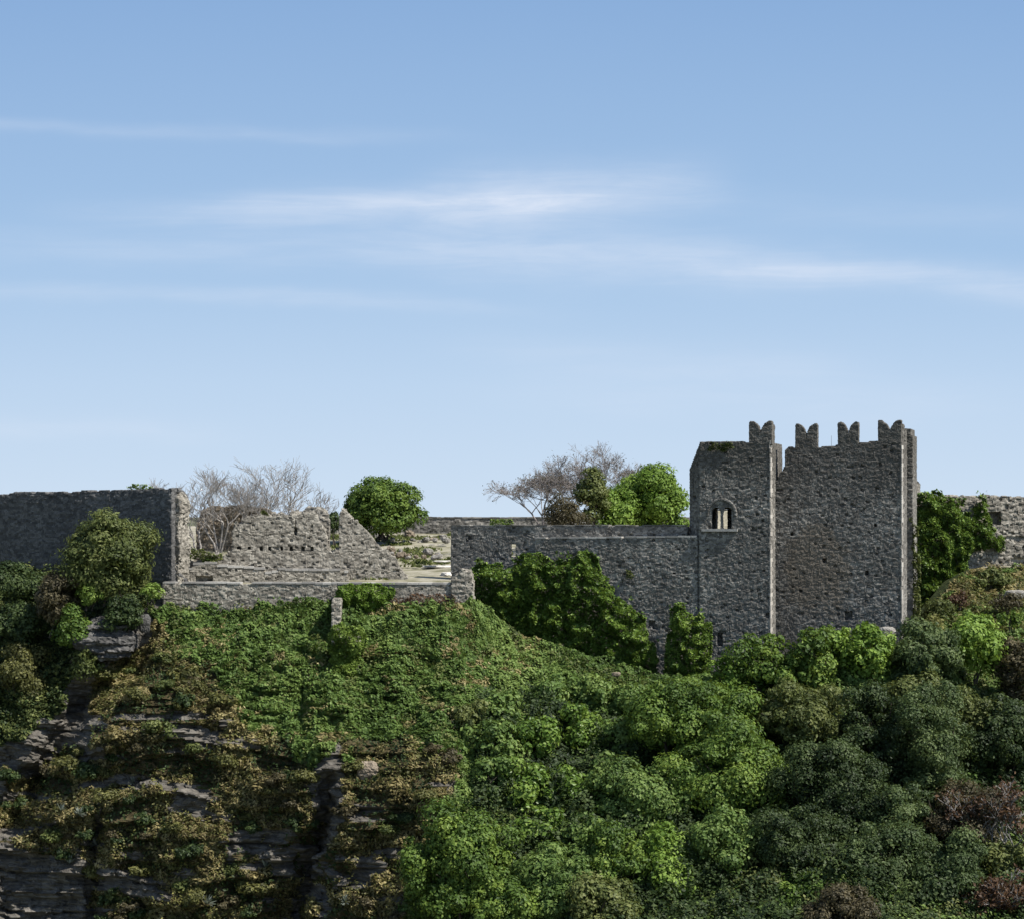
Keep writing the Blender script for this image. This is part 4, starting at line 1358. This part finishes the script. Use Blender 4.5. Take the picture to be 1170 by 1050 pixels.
shrub('brown bush on the far left ledge', 24, 770, 34, 34, 147.0, L_SCRUB, 409, leaf=.16, clumps=60, fuzz=.18)
shrub('pale green bush on the slanting ledge at the left', 40, 828, 30, 22, 146.0, L_OLIVE, 410, leaf=.16, clumps=46, fuzz=.2)
shrub('small yellow green bush at the left end of the retaining wall', 172, 676, 16, 11, 148.0, L_YELLOW, 411, leaf=.15, clumps=26)

# bushes at the foot of the towers
shrub('large rounded green bush at the foot of the two towers', 872, 757, 50, 36, 144.2, L_MID, 420, leaf=.25, clumps=70, csize=.27, trunk_r=.1)
shrub('full green bush where the two towers meet', 926, 752, 42, 36, 144.0, L_MID, 428, leaf=.25, clumps=60, csize=.28)
shrub('low fresh green bush left of the rounded bush under the tower', 836, 768, 30, 22, 144.6, L_BRIGHT, 429, leaf=.24, clumps=40, csize=.3)
shrub('leafy bright bush under the battlemented tower', 990, 748, 42, 38, 144.0, L_BRIGHT, 421, leaf=.26, clumps=64, csize=.28)
shrub('upright green bush against the middle of the battlemented tower', 958, 738, 25, 28, 144.6, L_BRIGHT, 422, leaf=.24, clumps=36)
shrub('round bright green bush below the broken wall', 1116, 735, 38, 38, 145.6, L_BRIGHT, 423, leaf=.25, clumps=64, csize=.28)
tree('grey green fine leaved tree at the corner of the battlemented tower', 1058, 755, 36, 46, 143.8, L_FINE, 424, name='conifer', leaf=.18, clumps=90, csize=.24, elong=2.4, fuzz=.16)
shrub('dull brown bush at the right edge below the dry bank', 1164, 765, 34, 50, 144.5, L_BROWN, 425, leaf=.18, clumps=70, csize=.26, fuzz=.2)
shrub('pale green bush on the bank under the square wall opening', 1135, 662, 22, 13, 162.0, L_OLIVE, 480, leaf=.16, clumps=34, fuzz=.25, elong=2.4)
shrub('reddish brown scrub on the bank right of the ivy curtain', 1096, 684, 18, 9, 156.5, L_RUST, 481, leaf=.14, clumps=34, dens=.5, fuzz=.25)
shrub('brown scrub on the bank at the right edge', 1152, 688, 26, 12, 156.0, L_BROWN, 482, leaf=.14, clumps=34, dens=.6, fuzz=.25)
shrub('low olive scrub at the foot of the ivy curtain', 1070, 700, 20, 16, 155.0, L_OLIVE, 483, leaf=.16, clumps=34, fuzz=.2)
shrub('small green bush beside the round bright bush at right', 1156, 706, 18, 11, 151.0, L_MID, 426, leaf=.2, clumps=30)
shrub('green shrub under the ivy column at the tower foot', 800, 782, 44, 14, 146.4, L_GREEN, 427, leaf=.2, clumps=40)

# large trees lower right
tree('wide green tree below the ivy column', 790, 828, 78, 44, 139.5, L_MID, 430, leaf=.23, clumps=150, csize=.22, trunk_r=.2, depth=4)
tree('yellow green fine leaved tree below the rounded bush', 912, 822, 56, 38, 138.6, L_OLIVE, 431, leaf=.19, clumps=110, csize=.22, elong=2.0, depth=3.2, fuzz=.15)
tree('large green tree in the middle of the lower slope', 830, 900, 82, 60, 135.0, L_MID, 432, leaf=.23, clumps=170, csize=.22, trunk_r=.2, depth=4.2)
tree('green tree under the leafy vine bank', 735, 920, 60, 50, 134.6, L_GREEN, 433, leaf=.23, clumps=110, csize=.24, depth=3.4)
tree('bright green round tree at the bottom of the picture', 768, 1000, 54, 58, 129.0, L_BRIGHT, 434, leaf=.22, clumps=130, csize=.23, depth=3.4)
tree('dark green bushy tree at the bottom beside the brown rock rib', 525, 1000, 62, 66, 128.6, L_MID, 435, leaf=.22, clumps=150, csize=.22, depth=3.8)
tree('pale green feathery tree at the bottom between two darker trees', 640, 1018, 52, 52, 127.0, L_GREEN, 436, leaf=.20, clumps=120, csize=.23, elong=2.0, depth=3.3)
tree('dull olive tree at the bottom below the large green tree', 868, 1010, 52, 44, 127.8, L_OLIVE, 437, leaf=.19, clumps=100, csize=.24, depth=3, fuzz=.16)
tree('tall dark evergreen right of the yellow green tree', 1000, 850, 42, 62, 137.0, L_DARK, 438, name='dark_evergreen', leaf=.19, clumps=140, csize=.22, depth=3, fuzz=.16)
tree('dark evergreen in the deep shade of the lower right slope', 945, 920, 50, 82, 131.6, L_DARK, 439, name='dark_evergreen', uneven=.7, leaf=.17, clumps=150, csize=.20, depth=3.6)
tree('dark olive evergreen below the grey green tree', 1062, 858, 44, 76, 136.2, L_FINE, 440, name='dark_evergreen', uneven=.7, leaf=.17, clumps=140, csize=.20, depth=3.4, fuzz=.15)
tree('olive tree at the bottom right of the dark evergreen', 1010, 1000, 48, 66, 127.0, L_FINE, 441, uneven=.7, leaf=.17, clumps=120, csize=.23, depth=3.2, fuzz=.15)
tree('dark tree at the right edge below the dull brown bush', 1150, 850, 48, 52, 139.0, L_DARK, 442, name='dark_evergreen', leaf=.2, clumps=100, csize=.25, depth=3)
tree('green leafy tree at the bottom left of the dark evergreen', 925, 1030, 40, 36, 125.5, L_MID, 443, leaf=.22, clumps=70, csize=.27, depth=2.4)
for (px_, py_, rx_, ry_, mt_, lb_, nm_) in (
        (985, 915, 44, 40, L_DARK, 'dark evergreen crown squeezed between the dark evergreen and the olive tree', 'dark_evergreen'), (1095, 940, 44, 44, L_BROWN, 'dull brown tree left of the half dead rusty tree', 'leafy_tree'),
        (905, 965, 44, 40, L_DARK, 'dark tree above the green leafy tree at the bottom', 'dark_evergreen'), (1090, 995, 40, 36, L_FINE, 'grey olive tree just left of the low green bush', 'leafy_tree'),
        (700, 985, 40, 40, L_MID, 'mid green tree left of the bright round tree at the bottom', 'leafy_tree'), (965, 1045, 38, 32, L_BROWN, 'brownish tree at the bottom edge between green and olive trees', 'leafy_tree'),
        (1020, 930, 36, 34, L_FINE, 'small olive tree left of the dull brown tree', 'leafy_tree'), (825, 968, 42, 36, L_GREEN, 'green tree right above the bright round tree', 'leafy_tree'),
        (1042, 806, 34, 30, L_OLIVE, 'olive tree under the grey green tree', 'leafy_tree'), (1104, 822, 38, 30, L_OLIVE, 'olive tree under the round bright bush', 'leafy_tree'),
        (690, 1035, 40, 34, L_OLIVE, 'low olive tree at the bottom edge left of the bright round tree', 'leafy_tree'), (585, 1040, 40, 34, L_MID, 'low green tree at the bottom edge beside the dark bushy tree', 'leafy_tree')):
    Y_ = float(hill_depth(np.array([px_ * 1.0]), np.array([py_ * 1.0]))[0]) - 1.8
    tree(lb_, px_, py_, rx_, ry_, Y_, mt_, 700 + px_ + py_, name=nm_, uneven=.7, leaf=(.17 if mt_ in (L_DARK, L_FINE, L_BROWN) else .23), clumps=90, csize=.25, depth=2.4, fuzz=.15)
shrub('green bush low at the right edge under the rusty tree', 1150, 990, 40, 30, 127.6, L_OLIVE, 444, leaf=.2, clumps=60)
shrub('dark glossy bush at the bottom beside the rusty tree', 1075, 1025, 46, 40, 124.5, L_DARK, 445, leaf=.2, clumps=80)
bare_tree('rusty_tree', 'half dead tree with rust red leaves and bleached branches at the right edge', 'tree', 1140, 985, 129.0, 5.2, .75, BARK_WHITE, 446, 4, .02, None, 5, L_RUST, 2600, .19, r0=.12)
bare_tree('rusty_tree', 'rust red dry tree in the bottom right corner', 'tree', 1135, 1075, 124.0, 4.4, .9, BARK_WHITE, 447, 5, .02, None, 5, L_RUST, 4200, .19, r0=.11)

# leafy vine bank in the middle: individual mounds
VB = [(568, 815, 34, 24, L_GREEN), (625, 800, 30, 30, L_GREEN), (655, 792, 34, 26, L_GREEN), (702, 806, 30, 30, L_GREEN), (560, 850, 36, 28, L_GREEN), (610, 850, 34, 34, L_IVY), (660, 840, 30, 40, L_IVY), (705, 850, 32, 36, L_GREEN), (590, 900, 34, 34, L_IVY), (645, 905, 36, 36, L_IVY), (690, 890, 28, 34, L_GREEN), (615, 945, 34, 28, L_IVY), (560, 885, 26, 26, L_GREEN), (745, 800, 26, 22, L_GREEN), (540, 820, 24, 18, L_OLIVE), (665, 955, 34, 28, L_GREEN)]
VL = ['pale leafy mound of vines high on the left of the vine bank', 'vine mound at the top of the vine bank left of a dark hollow', 'broad vine mound just below the foot of the large ivy', 'vine mound under the right end of the large ivy', 'leafy vine mound over the brown rock rib', 'dark glossy vine mound in the middle of the vine bank', 'tall dark vine mound right of the middle of the bank', 'vine mound at the right side of the bank beside the wide green tree', 'dark glossy vine mound left of the lower bank', 'dark glossy vine mound centred low in the bank', 'narrow vine mound beside the green tree under the bank', 'lowest dark vine mound above the pale feathery tree', 'small vine mound touching the dry slope of the rock rib', 'small vine mound below the tip of the ivy', 'small olive mound at the edge of the creeper slope', 'green vine mound behind the pale feathery tree']
for k, ((px, py, rx, ry, mt), lb) in enumerate(zip(VB, VL)):
    Y = float(hill_depth(np.array([px * 1.0]), np.array([py * 1.0]))[0]) - .6
    shrub(lb, px, py, rx, ry, Y, mt, 460 + k, 'vine mounds on the middle slope', name='vine_mound', leaf=.25, clumps=46, csize=.34, depth=1.3 + .02 * rx, stems=2)

# ------------------------------------------------------------------ ground cover (stuff)
FV = verts[hq[:(NX - 1) * (NV - 1)]]
e1, e2 = FV[:, 2] - FV[:, 0], FV[:, 3] - FV[:, 1]
fn = np.cross(e1, e2)
far = np.linalg.norm(fn, axis=1) * .5
fn /= (2 * far[:, None] + 1e-9)
if (fn[:, 1] > 0).mean() > .5:
    fn = -fn
cell = lambda A: A[:-1, :-1].reshape(-1)
fpx, fpy = cell(GXp), cell(GYp)
inview = (fpx > -260) & (fpx < 1440) & (fpy < 1160)


def scatter(mask, n, seed, weight=None):
    rng = np.random.default_rng(seed)
    w = far * mask * inview * np.where((fpx > -60) & (fpx < 1230), 1, .5)
    if weight is not None:
        w = w * weight
    w = w / w.sum()
    i = rng.choice(len(w), n, p=w)
    a, b = rng.random((n, 1)), rng.random((n, 1))
    p = FV[i, 0] * (1 - a) * (1 - b) + FV[i, 1] * a * (1 - b) + FV[i, 2] * a * b + FV[i, 3] * (1 - a) * b
    return p, fn[i], i, rng


def cover(name, label, mask, n, leaf, mat, seed, height, cat, elong=1.5, spike=False, freq=.9, weight=None):
    p, nr, i, rng = scatter(mask, n, seed, weight)
    lump = fbm(p[:, 0] * freq, p[:, 2] * freq, p[:, 1] * freq, seed, 3)
    lump2 = fbm(p[:, 0] * freq * 3, p[:, 2] * freq * 3, p[:, 1] * freq * 3, seed + 4, 2)
    h = height * np.clip((lump - .30) * 2.6, .16, 1.3) * (.5 + lump2) * rng.random(n) ** .4
    d = nr * .5 + np.array([0, -.1, .6])
    q = p + d * h[:, None]
    gx_, gz_ = [fbm((p[:, 0] + a) * freq * 1.6, (p[:, 2] + b) * freq * 1.6, p[:, 1] * freq * 1.6, seed + 4, 2) for a, b in ((.25, 0), (0, .25))]
    c0_ = fbm(p[:, 0] * freq * 1.6, p[:, 2] * freq * 1.6, p[:, 1] * freq * 1.6, seed + 4, 2)
    N = nr * .6 + np.array([.1, -.1, .4]) + rng.normal(0, .32, (n, 3)) - np.stack([(gx_ - c0_) * 5, 0 * c0_, (gz_ - c0_) * 5], -1)
    if spike:
        N = rng.normal(0, 1, (n, 3)) * np.array([1, 1, .25])
    tone = np.clip(np.where(True, .46, 0) + rng.normal(0, .13, n) + (lump2 - .5) * .7 + (fbm(p[:, 0] * .3, p[:, 2] * .3, 0, seed + 9, 3) - .5) * .8, 0, 1)
    o = leaf_obj(name, q, N, leaf * rng.uniform(.6, 1.35, n), tone, mat, rng, None, elong)
    return tag(o, label, cat, None, 'stuff')


mg, md, ml, mb = cell(M_GREEN), cell(M_DRY), cell(M_LEFT), cell(bare)
edge = fbm(fpx / 30, fpy / 30, 0, 33, 3)
upper = np.where((fpx > 540) & (fpy > 840), .18, np.where(fpx > 560, .8, 1.3))
cover('creeper_cover', 'dense green creepers covering the slope below the castle', mg, 300000, .17, L_GREEN, 501, .6, 'creepers', weight=upper)
cover('fresh_weeds', 'patches of fresher green weeds among the creepers', mg & (edge > .52), 46000, .16, L_OLIVE, 502, .65, 'weeds')
gdry = mg & (fpx < 620) & (fpy < 850) & (fbm(fpx / 26, fpy / 17, 0, 44, 3) > .54)
cover('dry_grass', 'straw coloured dry grass on the ledges and upper slope', gdry | (md & (edge > .47)), 60000, .13, L_DRY, 503, .4, 'dry grass', 2.6)
cover('cliff_scrub', 'ochre and olive scrub clinging to the rocky cliff ledges', md & (edge > .40), 40000, .14, L_SCRUB, 504, .8, 'scrub', freq=.8)
cover('dark_scrub', 'dark low scrub among the cliff ledges', (md & (edge < .46)) | ml, 24000, .17, L_DARK, 505, .6, 'scrub')
cover('left_bank_scrub', 'mixed olive scrub on the bank below the rampart', ml, 22000, .17, L_OLIVE, 506, .6, 'scrub')
bank = (fpx > 1040) & (fpy < 735)
cover('undergrowth', 'mixed dark green undergrowth between the trees of the lower right slope', mg & (fpx > 540) & (fpy > 800), 110000, .19, L_DARK, 509, 1.6, 'undergrowth', freq=.6)
cover('bank_grass', 'dry reddish and green grass on the bank under the broken wall', bank & (fpy > 664), 14000, .15, L_SCRUB, 507, 1.0, 'grass', 2.2)
cover('bank_meadow', 'pale green grass along the top of the bank at right', bank & (fpy < 694), 15000, .15, L_DRY, 508, .8, 'grass', 2.4)

# terrace grass
rng = np.random.default_rng(77)
n = 14000
X, Yv = rng.uniform(-26, 0, n), rng.uniform(158, 204, n)
pxp = CX + F * X / Yv
keep = (fbm(X * .35, Yv * .35, 0, 3, 3) > .47) & ~((pxp > 446) & (Yv < 170))
X, Yv = X[keep], Yv[keep]
p = np.stack([X, Yv, zg(X, Yv) + .06], -1)
tag(leaf_obj('terrace_grass', p, rng.normal(0, 1, p.shape) * [1, 1, .3], rng.uniform(.12, .3, len(p)), rng.random(len(p)), L_OLIVE, rng, None, 2.4), 'tufts of green grass on the terrace ground', 'grass', None, 'stuff')

# ------------------------------------------------------------------ small shrubs on the cliff, as individuals
protos = []
for k, (mt, lf, nm) in enumerate(((L_SCRUB, .15, 0), (L_BROWN, .15, 1), (L_OLIVE, .15, 2), (L_DARK, .16, 3), (L_DRY, .14, 4))):
    for r in range(2):
        rng = np.random.default_rng(600 + k * 2 + r)
        Pt, N, tone = crown_points(1, .9, .8, rng, 22, .8, lf, .40, -.3, .16, .45)
        protos.append((k, leaf_arrays(Pt, N, lf * rng.uniform(.6, 1.3, len(Pt)), tone, rng, 1.8), mt, []))
SL = ['ochre olive shrub rooted on a rocky ledge of the cliff', 'brown shrub rooted on a rocky ledge of the cliff', 'olive green shrub rooted on a rocky ledge of the cliff', 'dark green shrub rooted on a rocky ledge of the cliff', 'straw coloured shrub rooted on a rocky ledge of the cliff']
SG = ['ochre cliff shrubs', 'brown cliff shrubs', 'olive cliff shrubs', 'dark cliff shrubs', 'straw coloured cliff shrubs']
p, nr, idx, rng = scatter(md & (edge > .33), 150, 611)
for j in range(len(p)):
    x, y = fpx[idx[j]], fpy[idx[j]]
    if not (-20 < x < 1190 and y < 1075):
        continue
    pr = (.34, .22, .16, .22, .06) if y > 860 else (.26, .24, .26, .08, .16)
    k = rng.choice(5, p=pr)
    pi = k * 2 + rng.integers(0, 2)
    kk, (lv, lf_, lt), mt, made = protos[pi]
    if not made:
        o = mesh_obj('cliff_shrub', lv, lf_, mt, None, tone=lt)
        made.append(o)
    else:
        o = made[0].copy()
        COL.objects.link(o)
    s = rng.uniform(.45, 1.0)
    o.location = p[j] + np.array([0, -.15, .15]) * s
    o.scale = (s * rng.uniform(.9, 1.3), s, s * rng.uniform(.7, 1.1))
    o.rotation_euler = (0, 0, rng.uniform(0, 6.28))
    tag(o, SL[kk], 'shrub', SG[kk])

# silver rosettes on the cliff
ros = None
for j, (px, py) in enumerate(((152, 894), (90, 930), (70, 926), (80, 986), (110, 965), (394, 1030), (236, 1032), (303, 990))):
    Y = float(hill_depth(np.array([px * 1.0]), np.array([py * 1.0]))[0]) - .5
    if ros is None:
        rng = np.random.default_rng(5)
        V, Fq = [], []
        for i in range(34):
            a, el = rng.uniform(0, 6.28), rng.uniform(.2, 1.35)
            d = np.array([math.cos(a) * math.cos(el), math.sin(a) * math.cos(el), math.sin(el)])
            s = np.array([-math.sin(a), math.cos(a), 0]) * .05
            L = rng.uniform(.45, .8)
            o0 = len(V) * 1
            V += [d * .03 - s, d * .03 + s, d * L * .6 + s * .9, d * L, d * L * .6 - s * .9]
            Fq.append([o0, o0 + 1, o0 + 2, o0 + 3, o0 + 4])
        ros = o = mesh_obj('rosette_plant', np.array(V), Fq, L_SILVER, None, tone=rng.random(34))
    else:
        o = ros.copy()
        COL.objects.link(o)
    o.location = P(px, py, Y)
    o.rotation_euler = (.5, 0, j * 1.3)
    o.scale = [.8 + .12 * (j % 4)] * 3
    tag(o, 'silver grey spiky rosette plant growing from the cliff face', 'plant', 'silver rosette plants on the cliff')

S.cycles.max_bounces = 6
S.cycles.diffuse_bounces = 3
S.cycles.transmission_bounces = 3
S.cycles.transparent_max_bounces = 4
S.cycles.use_denoising = True
S.render.film_transparent = False
